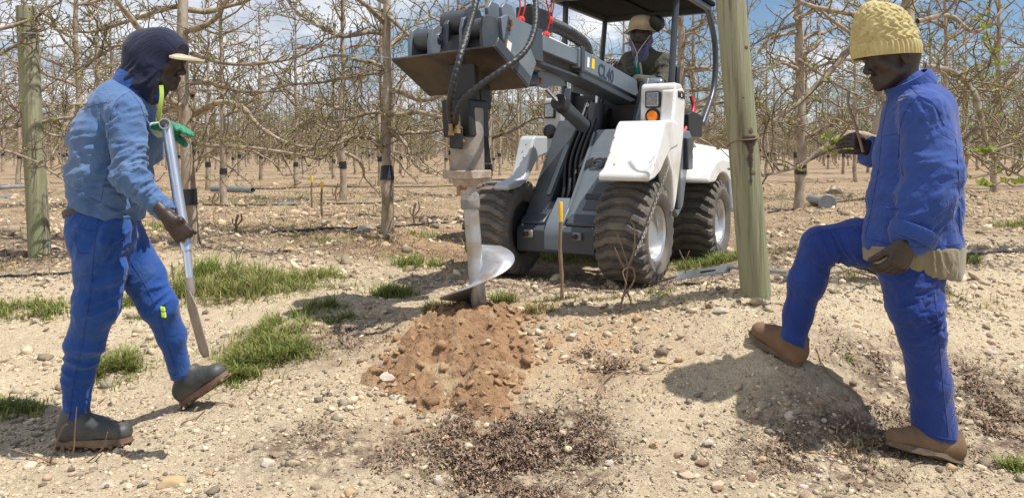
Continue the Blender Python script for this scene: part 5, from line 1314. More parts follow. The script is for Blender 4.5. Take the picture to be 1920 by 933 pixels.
# ------------------------------------------------ people : smooth blended surfaces
def seg(a, b, ra, rb=None, side=None, k=.03):
    """tapered limb from a to b. ra, rb: radius or (half depth, half width); side: direction of the first radius"""
    ra = (ra, ra) if np.isscalar(ra) else ra; rb = ra if rb is None else rb; rb = (rb, rb) if np.isscalar(rb) else rb
    return (np.asarray(a, float), np.asarray(b, float), ra, rb, V(0,1,0) if side is None else np.asarray(side, float), k)
def field(prims, h, pad=.04, cuts=(), warp=None, shrink=0.0):
    lo = np.min([np.minimum(p[0], p[1])-max(*p[2], *p[3]) for p in prims], axis=0)-pad
    hi = np.max([np.maximum(p[0], p[1])+max(*p[2], *p[3]) for p in prims], axis=0)+pad
    n = np.ceil((hi-lo)/h).astype(int)+1; D = np.full(n, .1, np.float32)
    ax = [lo[i]+h*np.arange(n[i]) for i in range(3)]
    for a, b, ra, rb, sd, k in prims:
        m_ = max(*ra, *rb)+k+2.5*h
        i0 = np.maximum(0, np.floor((np.minimum(a, b)-m_-lo)/h).astype(int)); i1 = np.minimum(n, np.ceil((np.maximum(a, b)+m_-lo)/h).astype(int)+1)
        sl_ = tuple(slice(i0[i], i1[i]) for i in range(3))
        X, Y, Z = np.meshgrid(*[ax[i][sl_[i]].astype(np.float32) for i in range(3)], indexing='ij')
        ab = b-a; L = np.linalg.norm(ab)
        if L < 1e-6: t_ = V(0,0,1)
        else: t_ = ab/L
        s_ = sd-t_*np.dot(sd, t_)
        if np.linalg.norm(s_) < 1e-3: s_ = np.cross(t_, V(1,0,0))
        s_ /= np.linalg.norm(s_); w_ = np.cross(t_, s_)
        px, py, pz = X-a[0], Y-a[1], Z-a[2]
        q = px*t_[0]+py*t_[1]+pz*t_[2]; u = px*s_[0]+py*s_[1]+pz*s_[2]; w = px*w_[0]+py*w_[1]+pz*w_[2]
        t = np.clip(q/max(L, 1e-6), 0, 1) if L > 1e-6 else np.zeros_like(q)
        ru = ra[0]+(rb[0]-ra[0])*t; rw = ra[1]+(rb[1]-ra[1])*t; ov = q-t*L
        rc = np.minimum(ru, rw)
        kk = np.sqrt((u/ru)**2+(w/rw)**2+(ov/rc)**2)+1e-6
        r = np.sqrt(u*u+w*w+ov*ov)
        d = r*(kk-1)/kk
        o = D[sl_]; hh = np.clip(.5+.5*(o-d)/k, 0, 1)
        D[sl_] = np.where(o >= .0999, np.minimum(d, .1), o*(1-hh)+d*hh-k*hh*(1-hh))
    if cuts:
        X, Y, Z = np.meshgrid(*[a_.astype(np.float32) for a_ in ax], indexing='ij')
        D = D+np.float32(shrink)
        for cut in cuts:     # keep the side the normal points away from
            p, nn = cut[0], np.asarray(cut[1], float)/np.linalg.norm(cut[1])
            q = (X-p[0])*nn[0]+(Y-p[1])*nn[1]+(Z-p[2])*nn[2]
            if len(cut) > 2: q = np.where((X-p[0])**2+(Y-p[1])**2+(Z-p[2])**2 < cut[2]**2, q, -1)
            D = np.maximum(D, q)
    elif shrink: D = D+np.float32(shrink)
    return D, lo
def nets(D, lo, h):
    S = D < 0; n = np.array(D.shape)
    c = np.zeros(n-1, np.int8)
    for i in (0,1):
        for j in (0,1):
            for k in (0,1): c += S[i:n[0]-1+i, j:n[1]-1+j, k:n[2]-1+k]
    act = (c > 0) & (c < 8); cells = np.argwhere(act); idn = np.full(n-1, -1, np.int64); idn[tuple(cells.T)] = np.arange(len(cells))
    acc = np.zeros((len(cells), 3)); cnt_ = np.zeros(len(cells))
    cor = [(i,j,k) for i in (0,1) for j in (0,1) for k in (0,1)]
    val = {q: D[cells[:,0]+q[0], cells[:,1]+q[1], cells[:,2]+q[2]] for q in cor}
    for q in cor:
        for a in range(3):
            if q[a] == 1: continue
            q2 = list(q); q2[a] = 1; q2 = tuple(q2); v0, v1 = val[q], val[q2]; m_ = (v0 < 0) != (v1 < 0)
            t = np.where(m_, v0/np.where(m_, v0-v1, 1), 0); p = np.array(q, float)[None].repeat(len(cells), 0); p[:, a] = t
            acc[m_] += p[m_]; cnt_[m_] += 1
    v = (cells+acc/cnt_[:, None])*h+lo
    F = []
    for a in range(3):
        b, c_ = (a+1) % 3, (a+2) % 3
        sl0 = [slice(1, n[i]-1) for i in range(3)]; sl1 = list(sl0); sl0[a] = slice(0, n[a]-1); sl1[a] = slice(1, n[a])
        s0 = S[tuple(sl0)]; s1 = S[tuple(sl1)]
        for flip, m_ in ((False, s0 & ~s1), (True, ~s0 & s1)):
            e = np.argwhere(m_); off = np.ones(3, int); off[a] = 0; e = e+off
            def at_(db, dc):
                g = e.copy(); g[:, b] -= db; g[:, c_] -= dc; return idn[g[:,0], g[:,1], g[:,2]]
            q = np.stack([at_(1,1), at_(0,1), at_(0,0), at_(1,0)], -1)
            F.append(q[:, ::-1] if flip else q)
    return v, np.concatenate(F)
def vnormals(v, f):
    a, b, c, d = (v[f[:, i]] for i in range(4)); fn = np.cross(c-a, d-b); N_ = np.zeros_like(v)
    for i in range(4): np.add.at(N_, f[:, i], fn)
    return N_/(np.linalg.norm(N_, axis=1)[:, None]+1e-12)
def smooth_v(v, f, it=2, lam=.5):
    e = np.concatenate([f[:, [0,1]], f[:, [1,2]], f[:, [2,3]], f[:, [3,0]]])
    for _ in range(it):
        s = np.zeros_like(v); c = np.zeros(len(v)); np.add.at(s, e[:,0], v[e[:,1]]); np.add.at(c, e[:,0], 1); np.add.at(s, e[:,1], v[e[:,0]]); np.add.at(c, e[:,1], 1)
        v = v+(s/c[:, None]-v)*lam
    return v
def folds(v, N_, specs, base=.004, seed=0):
    """specs: (centre, radius, direction across the creases, wavelength, amplitude)"""
    d = (fbm(v*V(5,5,4)+seed, 3)-.5)*base*2.2
    for c, r, di, wl, amp in specs:
        c = np.asarray(c); di = np.asarray(di, float)/np.linalg.norm(di)
        w = np.exp(-((v-c)**2).sum(1)/(r*r))
        side = np.cross(di, N_)
        q = (v-c)@di
        tilt = (fbm(v*3.1+seed*3, 2)-.5)*.5
        a1 = np.cross(di, V(0,1,0)); a1 /= np.linalg.norm(a1)+1e-9; a2 = np.cross(di, a1)
        u1 = (v-c)@a1; u2 = (v-c)@a2
        qq = q + tilt*u1*1.6 + (fbm(v*7+seed, 2)-.5)*wl*1.2
        def rg(s_, o_): return 1-np.abs(2*vnoise(np.stack([qq/wl*s_+o_, u1/wl*.33*s_+o_*2, u2/wl*.33*s_+seed], -1))-1)
        r1 = rg(1.5, 3.3)**1.7; r2 = rg(2.9, 8.1)**1.5
        d = d+w*amp*((r1-.42)*2.6+(r2-.45)*1.1)
    return v+N_*d[:, None]
def skin_mesh(name, prims, h, m, parent, cuts=(), fold=None, base=.003, seed=0, it=2, k=None, post_=None, shrink=0.0):
    if isinstance(cuts, list) and len(cuts) == 0: cuts = ()
    D, lo = field(prims, h, cuts=cuts, shrink=shrink); v, f = nets(D, lo, h); v = smooth_v(v, f, it, .5)
    if fold is not None: v = folds(v, vnormals(v, f), fold, base, seed)
    if post_ is not None: v = post_(v, vnormals(v, f))
    o = fastmesh(name, v-np.array(parent.location), f, m, parent, smooth=True)
    return o
def hand(wrist, d, palmn, curl=.35, spread=.10, s=1.0, thumb=1, thumbout=.7, r0=.0095, tn=.35):
    """wrist point, direction of the fingers, palm normal; thumb=+1/-1 picks its side"""
    d = np.asarray(d, float); d /= np.linalg.norm(d); n_ = np.asarray(palmn, float); n_ = n_-d*np.dot(n_, d); n_ /= np.linalg.norm(n_); sd = np.cross(n_, d)*thumb
    pr = []; pl = .095*s
    pr.append(seg(wrist-d*.02, wrist+d*.02*s, (.022*s,.027*s), (.016*s,.034*s), n_, .012))
    pr.append(seg(wrist+d*.02*s, wrist+d*pl*.85, (.016*s,.036*s), (.013*s,.040*s), n_, .012))
    for i, (off, L, rr) in enumerate(((.030,.072,1.0),(.010,.080,1.03),(-.011,.074,.98),(-.031,.058,.86))):
        b = wrist+d*pl*(.93-abs(off)*1.5)+sd*off*s; dd = d+sd*(off*spread*22); dd /= np.linalg.norm(dd); p = b-dd*.03*s; pr.append(seg(p, b, r0*s*rr*1.0, r0*s*rr*.98, k=.006))
        ang = curl*(1+.12*i)
        q = b; dcur = dd
        for j, fr_ in enumerate((.42,.32,.26)):
            a = ang*(1+.25*j); dcur = dcur*math.cos(a)+n_*math.sin(a); dcur /= np.linalg.norm(dcur)
            e = q+dcur*L*fr_*s; ra = r0*s*rr*(1-.1*j); pr.append(seg(q, e, ra, ra*.9, k=.0035)); q = e
    b = wrist+d*.028*s+sd*.026*s; dt = d*.62+sd*thumbout+n_*tn; dt /= np.linalg.norm(dt)
    e = b+dt*.042*s; pr.append(seg(b-dt*.01, e, r0*1.45*s, r0*1.15*s, k=.01)); dt2 = dt*.75+d*.45*(tn < 1)+n_*tn; dt2 /= np.linalg.norm(dt2); e2 = e+dt2*.03*s; pr.append(seg(e, e2, r0*1.12*s, r0*1.0*s, k=.004)); pr.append(seg(e2, e2+(dt2+n_*.3)*.022*s, r0*1.02*s, r0*.85*s, k=.004))
    return pr
def head(c, fwd, up, s=1.0):
    """c: centre of the skull; face looks along fwd"""
    f = np.asarray(fwd, float); f /= np.linalg.norm(f); u = np.asarray(up, float); u = u-f*np.dot(u, f); u /= np.linalg.norm(u); r = np.cross(f, u)
    def q(x, y, z): return c+(f*x+r*y+u*z)*s
    g = lambda *a, k=.012: (a[0], a[1], *[tuple(np.array(z_)*s) if not np.isscalar(z_) else (z_*s, z_*s) for z_ in a[2:4]], r, k*s)
    pr = [g(q(-.022,0,.02), q(.022,0,.012), (.076,.082), (.07,.086), k=.02), g(q(-.05,0,-.01), q(-.03,0,-.02), .055, .05, k=.03),
        g(q(.035,0,-.03), q(.045,0,-.075), (.055,.055), (.036,.035), k=.03), g(q(.02,0,-.07), q(.066,0,-.098), (.038,.022), (.020,.018), k=.02),
        g(q(.082,-.03,.012), q(.082,.03,.012), (.012,.012), (.012,.012), k=.015),
        g(q(.088,0,-.002), q(.108,0,-.036), (.010,.010), (.014,.012), k=.010), g(q(.098,-.014,-.042), q(.098,.014,-.042), .0095, .0095, k=.006),
        g(q(.083,-.017,-.064), q(.083,.017,-.064), (.008,.011), (.008,.011), k=.007), g(q(.081,-.015,-.077), q(.081,.015,-.077), (.008,.010), (.008,.010), k=.006),
        g(q(.074,0,-.100), q(.076,0,-.104), .017, .015, k=.015)]
    for sd in (-1, 1):
        pr += [g(q(.06,sd*.045,-.025), q(.055,sd*.05,-.035), .018, .016, k=.02), g(q(-.002,sd*.078,-.0), q(-.008,sd*.080,-.035), (.008,.02), (.007,.012), k=.008),
               g(q(.02,sd*.058,-.06), q(.055,sd*.03,-.09), .02, .018, k=.025)]
    return pr, q, s
def thin(pr, n0):
    out_ = []
    for p in pr:
        L_ = np.linalg.norm(p[1]-p[0])
        big = L_ > .10 and p[5] >= .03 and max(*p[2], *p[3]) > .03
        out_.append((p[0], p[1], tuple(q*.70 for q in p[2]), tuple(max(q*.70, .024) for q in p[3]), p[4], p[5]*.5) if big else p)
    return out_
def eyes(name_par, q, s, parent, m):
    mm = MB(); lid = MB()
    for sd in (-1, 1):
        c = q(.071, sd*.031, -.004); 
        mm.add(ICO2[0]*.0125*s+c, [tuple(t) for t in ICO2[1]])
        d = q(.084, sd*.031, -.004); lid.add(ICO1[0]*.0052*s+q(.0815, sd*.031, -.005), [tuple(t) for t in ICO1[1]])
    o = mm.build('eyes', m, parent, smooth=180, org=np.array(parent.location)); lid.build('pupils', M['blackgloss'], o, smooth=180, org=np.array(parent.location))

def cloth(name, c, c2, rough=.85, wear=None, bs=900):
    m = mat(name, c, rough, c2=c2, scale=7, mixlo=.35, mixhi=.7, bump=.25, bscale=260, bdist=.002, c3=wear, s3=3.0, lo3=.52, hi3=.85, spec=.15, detail=9)
    t = m.node_tree; b = t.nodes['Principled BSDF']; b.inputs['Sheen Weight'].default_value = .2
    co = t.nodes.new('ShaderNodeTexCoord'); n = t.nodes.new('ShaderNodeTexNoise'); n.inputs['Scale'].default_value = 9; n.inputs['Detail'].default_value = 3; n.inputs['Distortion'].default_value = 1.2
    a = t.nodes.new('ShaderNodeMath'); a.operation = 'SUBTRACT'; a.inputs[1].default_value = .5; c_ = t.nodes.new('ShaderNodeMath'); c_.operation = 'ABSOLUTE'; s_ = t.nodes.new('ShaderNodeMath'); s_.operation = 'POWER'; s_.inputs[1].default_value = .6
    t.links.new(co.outputs['Object'], n.inputs['Vector']); t.links.new(n.outputs['Fac'], a.inputs[0]); t.links.new(a.outputs[0], c_.inputs[0]); t.links.new(c_.outputs[0], s_.inputs[0])
    bp = t.nodes.new('ShaderNodeBump'); bp.inputs['Strength'].default_value = .55; bp.inputs['Distance'].default_value = .012; t.links.new(s_.outputs[0], bp.inputs['Height'])
    old = [x for x in t.nodes if x.type == 'BUMP' and x != bp][0]; t.links.new(bp.outputs[0], old.inputs['Normal'])
    return m
M['skin'] = mat('dark_skin', (.040,.024,.018), .48, c2=(.027,.015,.011), scale=30, bump=.25, bscale=160, bdist=.002)
M['handskin'] = M['skin']
M['eye'] = mat('eye_white', (.5,.45,.4), .3)
M['jacketA'] = cloth('faded_blue_cotton', (.088,.16,.31), (.06,.12,.265), wear=(.145,.22,.345))
M['trouserA'] = cloth('blue_work_trousers', (.022,.080,.30), (.014,.055,.23), wear=(.08,.14,.27))
M['jacketB'] = cloth('royal_blue_cotton', (.034,.075,.285), (.025,.058,.23), wear=(.055,.098,.29))
M['trouserB'] = cloth('royal_blue_trousers', (.020,.048,.225), (.014,.034,.175), wear=(.042,.065,.19))
M['hood'] = cloth('navy_fleece', (.018,.022,.055), (.012,.014,.032), wear=(.075,.06,.055))
M['cap'] = cloth('beige_cap', (.55,.47,.36), (.42,.36,.27))
M['shirt'] = cloth('khaki_shirt', (.27,.23,.15), (.20,.17,.11))
M['olive'] = cloth('olive_jacket', (.075,.072,.05), (.05,.05,.036), wear=(.12,.11,.08))
M['sunhat'] = cloth('cream_sun_hat', (.55,.44,.27), (.45,.35,.2))
M['scarf'] = cloth('patterned_scarf', (.035,.04,.13), (.22,.22,.32))
M['tealshirt'] = cloth('teal_shirt', (.02,.25,.20), (.02,.18,.15))
M['gumboot'] = mat('dusty_black_boot', (.05,.052,.052), .55, c2=(.11,.10,.085), scale=8, mixlo=.4, mixhi=.8, bump=.1, bscale=50, c3=(.2,.16,.11), s3=5, lo3=.6, hi3=.9)
M['bootsole'] = mat('tan_boot_sole', (.15,.085,.05), .8, c2=(.2,.14,.09), scale=20)
M['suede'] = mat('brown_suede', (.20,.12,.068), .9, c2=(.15,.085,.045), scale=9, bump=.25, bscale=120, c3=(.30,.21,.13), s3=5, lo3=.45, hi3=.75)
M['darksole'] = mat('dark_boot_sole', (.07,.05,.035), .85, c2=(.16,.12,.08), scale=18)
M['beltm'] = mat('black_belt', (.03,.032,.035), .5)
M['gloveg'] = mat('green_glove', (.03,.20,.10), .6, c2=(.05,.28,.16), scale=22, bump=.3, bscale=120)
M['glovew'] = mat('pale_glove_knit', (.5,.55,.42), .9, bump=.3, bscale=200)
M['hivis'] = mat('hi_vis_patch', (.55,.8,.05), .5)
M['lime'] = mat('lime_tape', (.52,.68,.10), .45)
M['pipe'] = mat('bright_pipe', (.72,.74,.76), .28, .8, c2=(.60,.62,.65), scale=8, stretch=(1,1,.2))
M['blade'] = mat('worn_blade', (.34,.30,.26), .5, .5, c2=(.24,.20,.16), scale=10, c3=(.4,.33,.24), s3=5)
M['knit'] = mat('yellow_knit', (.55,.47,.23), .9, c2=(.43,.35,.15), scale=22, bump=.5, bscale=300, bdist=.003)
def orient(o): return np.array(o.location)

def boot(parent, name, ankle, heel, toe, top_, m, msole, w=.045, hr=.042, tr=.036, sh=.05, ht=.0, lug=True, soleth=.022, elastic=None):
    """ankle: centre of the leg opening, heel/toe: points on the sole line"""
    d = toe-heel; Ln = np.linalg.norm(d); d = d/Ln; side = np.cross(d, top_-heel); side /= np.linalg.norm(side); up = np.cross(side, d); up = up/np.linalg.norm(up)
    if up[2] < 0: up = -up
    b = heel+up*soleth
    pr = [seg(b+d*.045+up*.034, b+d*Ln*.45+up*.038, (w*.85,.046), (w*.98,.046), side), seg(b+d*Ln*.45+up*.034, b+d*(Ln-.042)+up*.026, (w*1.0,.046), (w*.95,.037), side),
          seg(b+d*.055+up*.04, ankle, (sh*.9,sh*.95), (sh,sh), side, .03), seg(b+d*Ln*.3+up*.065, b+d*Ln*.62+up*.045, (w*.7,.040), (w*.8,.034), side, .03)]
    o = skin_mesh(name, pr, .005, m, parent, cuts=[(b, -up), (ankle+up*.01, up, .09)], fold=[(b+d*Ln*.6+up*.05, .05, d, .018, .0015)], base=.0015)
    s = MB(); n = 26; poly = []
    for i in range(n):
        a = 2*math.pi*i/n; x = math.cos(a); y = math.sin(a); wx = w*(1.0+.12*max(0, x)-.10*max(0,-x)) ; poly.append(b+d*(Ln/2+x*Ln*.492)+side*(np.sign(y)*abs(y)**.75)*wx)
    poly = np.array(poly); lo_ = poly-up*soleth; q = ((poly-b)@d)/Ln
    lo_ = lo_ + np.outer(np.where((q > .32) & (q < .48), .006, 0) + np.clip(q-.8, 0, 1)*.05, up)
    s.add(np.vstack([lo_, poly+up*.006]), [tuple(range(n))[::-1], tuple(range(n, 2*n))]+[(i, (i+1)%n, n+(i+1)%n, n+i) for i in range(n)])
    if lug:
        for k in np.linspace(.05, .92, 9):
            if .33 < k < .45: continue
            c = heel+d*Ln*k+up*(np.clip(k-.8,0,1)*.05)
            s.hexa([c+d*i*.008+side*j*w*.95+up*z for z in (-.006,.006) for i, j in ((-1,-1),(1,-1),(1,1),(-1,1))])
    s.build('boot_sole', msole, o, smooth=50, org=orient(parent))
    return o

# ================= man in the dark hood (left) =================
YA = 3.0
manA = empty('person', G(180, 838)); tag(manA, 'person in faded blue jacket, dark hood and beige cap striding with a spade', 'person', 'three orchard workers')
pA = lambda x, y, Y=YA: P(x, y, Y)
hc = pA(300, 112, 3.04)
hpr, hq, hs = head(hc, (1,-.10,-.16), (.18,0,1), 1.0)
RW = pA(320, 412, 2.768); LW = pA(292, 243, 3.02)
body = hpr + [seg(pA(268,160,3.03), pA(288,135,3.04), .055, .05), seg(pA(215,300,3.03), pA(250,180,3.03), (.15,.10), (.12,.08)), seg(pA(200,400), pA(215,300), (.13,.11), (.14,.1)),
   seg(pA(238,205,2.87), pA(240,325,2.81), .045, .04), seg(pA(240,325,2.81), RW, .038, .026), seg(pA(250,205,3.18), pA(284,285,3.16), .045, .038), seg(pA(284,285,3.16), LW, .036, .026),
   seg(pA(200,405,2.94), pA(183,580,2.93), .07, .05), seg(pA(182,580,2.93), pA(157,650,2.955), .036, .030), seg(pA(157,650,2.955), pA(142,715,2.98), .030, .026), seg(pA(142,715,2.98), pA(141,785,2.99), .026, .024), seg(pA(222,420,3.08), pA(292,565,3.08), .07, .05), seg(pA(292,565,3.09), pA(347,700,3.23), .045, .035)]
gd = pA(349,468,2.79)-RW; 
body += hand(RW, V(.62,.10,-.78), V(-.25,1,-.1), curl=1.25, s=.95, thumb=-1, thumbout=-.25, tn=2.2)
body = thin(body, 16)
bodyA = skin_mesh('body', body, .0042, M['skin'], manA, it=1); eyes('eyes', hq, hs, manA, M['eye'])
# green glove on the far hand, around the top of the pipe
lh = hand(LW, V(.9,-.28,.10), V(-.1,-.35,-.9), curl=.22, spread=.0, s=1.08, thumb=-1, thumbout=.25, r0=.0135)
skin_mesh('glove', lh, .0042, M['gloveg'], manA, it=1)
skin_mesh('glove_cuff', [seg(LW-V(.05,-.01,0), LW+V(.012,0,0), .036, .034)], .005, M['glovew'], manA, it=1)
sp = V(0,0,0)
jk = [seg(pA(199,385,3.0), pA(205,330,3.01), (.165,.135), (.175,.150)), seg(pA(205,330,3.01), pA(215,262,3.03), (.175,.150), (.19,.158)), seg(pA(215,262,3.03), pA(230,205,3.03), (.19,.158), (.175,.125)),
   seg(pA(232,205,2.90), pA(245,200,3.17), .075, .075, k=.04), seg(pA(240,178,3.03), pA(262,158,3.03), (.115,.09), (.075,.072), k=.05),
   seg(pA(238,218,2.865), pA(244,328,2.80), (.075,.082), (.064,.070)), seg(pA(244,328,2.80), pA(314,404,2.80), (.064,.070), (.046,.048), k=.035),
   seg(pA(252,212,3.17), pA(280,285,3.17), .072, .066), seg(pA(280,285,3.17), pA(288,246,3.03), .062, .048),
   seg(pA(232,400,3.0), pA(240,330,3.01), (.14,.07), (.15,.08), k=.05)]
fd = [(pA(250,330,2.75), .14, V(.5,0,-.8), .030, .0085), (pA(290,380,2.75), .09, V(.7,0,-.7), .022, .0055), (pA(240,250,2.8), .12, V(.25,0,-1), .045, .006), (pA(170,330,2.9), .17, V(.35,0,-1), .055, .009), (pA(200,380,2.85), .14, V(.1,0,-1), .04, .007), (pA(180,250,2.9), .14, V(.8,0,.5), .06, .006), (pA(235,200,2.85), .07, V(1,0,.1), .018, .004)]
jkA = skin_mesh('jacket', jk, .006, shrink=.011, m= M['jacketA'], parent=manA, cuts=[(pA(195,392,3.0), V(-.34,0,-.94), .36), (pA(310,402,2.8), V(.70,0,-.71), .085)], fold=fd, base=.008, seed=2)
# collar
def ringtube(cpts, r, n=40): return spline(list(cpts)+[cpts[0]], 8)
col = MB()
def collar(o, c0, ax, ru, rv, h, th, gap=0):
    ax = np.asarray(ax, float); ax /= np.linalg.norm(ax); u = np.cross(ax, V(0,1,0)); u /= np.linalg.norm(u); w = np.cross(ax, u); n = 40; vs = []
    for i in range(n):
        a = 2*math.pi*i/n
        for hh, rr in ((0,1.0),(h,.93),(h*1.02,.93-th),(0,1.0-th)):
            vs.append(c0+ax*hh+(u*math.cos(a)*ru+w*math.sin(a)*rv)*rr)
    o.add(vs, [(4*i+q, 4*((i+1)%n)+q, 4*((i+1)%n)+(q+1)%4, 4*i+(q+1)%4) for i in range(n) for q in range(4)])
collar(col, pA(256,166,3.03), V(.42,0,.9), .098, .098, .055, .12); col.build('collar', M['trouserA'], jkA, smooth=60, org=orient(manA))
# belt
skin_mesh('belt', [seg(pA(190,388,3.0), pA(196,376,3.0), (.150,.136), (.150,.136))], .006, M['beltm'], manA, cuts=[(pA(196,376,3.0), V(-.3,0,1)), (pA(190,392,3.0), V(.3,0,-1))], it=1)
tA = [seg(pA(192,400,2.98), pA(192,440,2.97), (.145,.142), (.135,.148)), seg(pA(186,430,2.93), pA(190,510,2.92), (.11,.135), (.098,.108)), seg(pA(190,510,2.92), pA(180,575,2.92), (.098,.108), (.09,.098)), seg(pA(180,575,2.92), pA(160,640,2.95), (.09,.096), (.078,.085)), seg(pA(160,640,2.95), pA(145,705,2.98), (.078,.082), (.072,.072)), seg(pA(145,705,2.98), pA(141,800,2.99), (.072,.072), (.068,.066)),
   seg(pA(215,425,3.06), pA(270,520,3.08), (.10,.12), (.085,.102)), seg(pA(270,520,3.08), pA(298,575,3.08), (.085,.10), (.078,.088)), seg(pA(298,575,3.09), pA(322,630,3.15), (.078,.087), (.066,.073)), seg(pA(322,630,3.15), pA(344,722,3.23), (.066,.071), (.06,.060))]
tf = [(pA(180,560,2.85), .12, V(.45,0,-1), .05, .007), (pA(150,680,2.9), .12, V(-.3,0,-1), .065, .007), (pA(145,765,2.9), .07, V(.1,0,-1), .032, .008), (pA(210,450,2.85), .14, V(.8,0,-.6), .045, .008), (pA(290,560,3.0), .11, V(.8,0,-.6), .05, .007), (pA(335,680,3.0), .08, V(.5,0,-1), .035, .008), (pA(190,490,2.85), .12, V(.4,0,-1), .07, .005)]
trA = skin_mesh('trousers', tA, .006, shrink=.017, m= M['trouserA'], parent=manA, cuts=[(pA(142,790,2.99), V(.05,0,-1), .16), (pA(344,706,3.23), V(.22,0,-1), .12)], fold=tf, base=.008, seed=5)
mm = MB(); q0 = pA(307,588,3.0); mm.hexa([q0+V(x, y, z) for y in (.0,.012) for x, z in ((-.008,-.012),(.006,-.016),(.003,.004),(-.011,.008))]); mm.hexa([q0+V(x-.004, y, z+.026) for y in (.0,.012) for x, z in ((-.008,-.012),(.006,-.016),(.003,-.002),(-.011,.002))]); mm.build('reflective_patch', M['hivis'], trA, org=orient(manA))
h1 = pA(110,836,2.98); t1 = pA(247,832,2.93); b1_ = boot(manA, 'boot', pA(141,772,2.99), h1, t1, pA(140,770,2.99), M['gumboot'], M['bootsole'], sh=.054)
h2 = pA(343,763,3.25); t2 = pA(430,705,3.2); boot(manA, 'boot', pA(352,694,3.23), h2, t2, pA(350,690,3.23), M['gumboot'], M['bootsole'], sh=.046)
# hood and cap
skin_mesh('hood', [seg(pA(286,105,3.04), pA(292,118,3.04), (.095,.112), (.095,.105)), seg(pA(272,90,3.04), pA(305,84,3.04), (.088,.075), (.085,.072), k=.04), seg(pA(282,125,3.04), pA(262,158,3.03), (.088,.088), (.095,.085), k=.05), seg(pA(312,96,3.04), pA(330,98,3.04), (.078,.062), (.074,.055), k=.04), seg(pA(298,140,3.04), pA(290,165,3.03), (.08,.06), (.085,.065), k=.04)], .005, M['hood'], manA,
   cuts=[(pA(345,90,3.04), V(.88,0,-.46))], fold=[(pA(262,150,2.95), .07, V(.7,0,-.7), .035, .005), (pA(310,160,2.96), .05, V(.5,0,-.9), .03, .003)], base=.003, seed=7)
bm_ = MB(); n = 16; ctr = pA(338,104,3.04)
for hgt in (0, .004):
    pass
vs = []; 
for lay in (0, .008):
    for i in range(n+1):
        a = -math.pi/2+math.pi*i/n
        for rr in (0.0, .5, 1.0):
            x = math.cos(a)*.105*rr-.01; y = math.sin(a)*.078*(.85+.15*rr)
            vs.append(ctr+V(x, y, -x*.27-(y/.078)**2*.022+lay))
N1 = 3*(n+1); F = []
for i in range(n):
    for j in (0,1):
        a = 3*i+j; F.append((a, a+1, a+4, a+3)[::-1]); F.append((a+N1, a+1+N1, a+4+N1, a+3+N1))
    F.append((3*i+2, 3*i+5, 3*i+5+N1, 3*i+2+N1)[::-1])
bm_.add(vs, F); bm_.build('cap_brim', M['cap'], manA, smooth=60, org=orient(manA))
# lime measuring tape hanging from the neck down to the glove
mm = MB(); tp_ = spline([pA(302,160,2.97), pA(303,180,2.96), pA(300,200,2.96), pA(297,228,2.97)], 5)
vs = []
for q in tp_: vs += [q+V(-.008,0,0), q+V(.008,0,0), q+V(.008,.003,0), q+V(-.008,.003,0)]
mm.add(vs, [(4*i+a, 4*i+(a+1)%4, 4*i+4+(a+1)%4, 4*i+4+a) for i in range(len(tp_)-1) for a in range(4)]); mm.build('measuring_tape', M['lime'], manA, org=orient(manA))
# spade
st = P(313,236,2.92); sb = P(350,470,2.80); sd_ = (sb-st)/np.linalg.norm(sb-st)
spade = empty('spade', P(390,668,2.74)); tag(spade, 'long pipe handled spade held by the hooded man, narrow worn blade near the ground', 'spade')
so = orient(spade)
e1 = P(357,535,2.77)
k = MB(); k.tube([st, sb], [.0205,.0205], 20); k.tube([sb-sd_*.005, e1], [.0150,.0135], 16); k.build('pipe_handle', M['pipe'], spade, smooth=40, org=so)
k = MB(); k.lathe([(-.07,.0165),(-.07,.0215),(.045,.0215),(.045,.0165),(-.02,.0160),(-.02,.001)], P(309,232,2.92), (.40,-.91,-.02), 24); tb = k.build('grip_tube', M['galv'], spade, smooth=40, org=so)
k = MB(); k.tube([P(355,520,2.775), e1, P(360,552,2.765)], [.016,.0165,.012], 12); k.build('socket', M['blade'], spade, smooth=40, org=so)
bt = P(358,545,2.765); bb = P(392,668,2.735); dd = (bb-bt)/np.linalg.norm(bb-bt); Lb = np.linalg.norm(bb-bt); wd = np.cross(dd, V(.45,-.9,.1)); wd = V(.62,-.75,.1)*1.0; wd = wd-dd*np.dot(wd, dd); wd /= np.linalg.norm(wd); nn_ = np.cross(dd, wd)
k = MB(); vs = []; n = 14
for i in range(n+1):
    t = i/n; w_ = .016+.042*min(1, t*5) if t < .2 else .058
    if t > .86: w_ = .058*(1-((t-.86)/.14)**2*.55)
    for j in range(5):
        s_ = (j-2)/2; vs.append(bt+dd*Lb*t+wd*w_*s_+nn_*(.010*s_*s_))
k.add(vs, [(5*i+j, 5*i+j+1, 5*i+j+6, 5*i+j+5) for i in range(n) for j in range(4)])
o = k.build('blade', M['blade'], spade, smooth=60, org=so); sm = o.modifiers.new('th', 'SOLIDIFY'); sm.thickness = .004

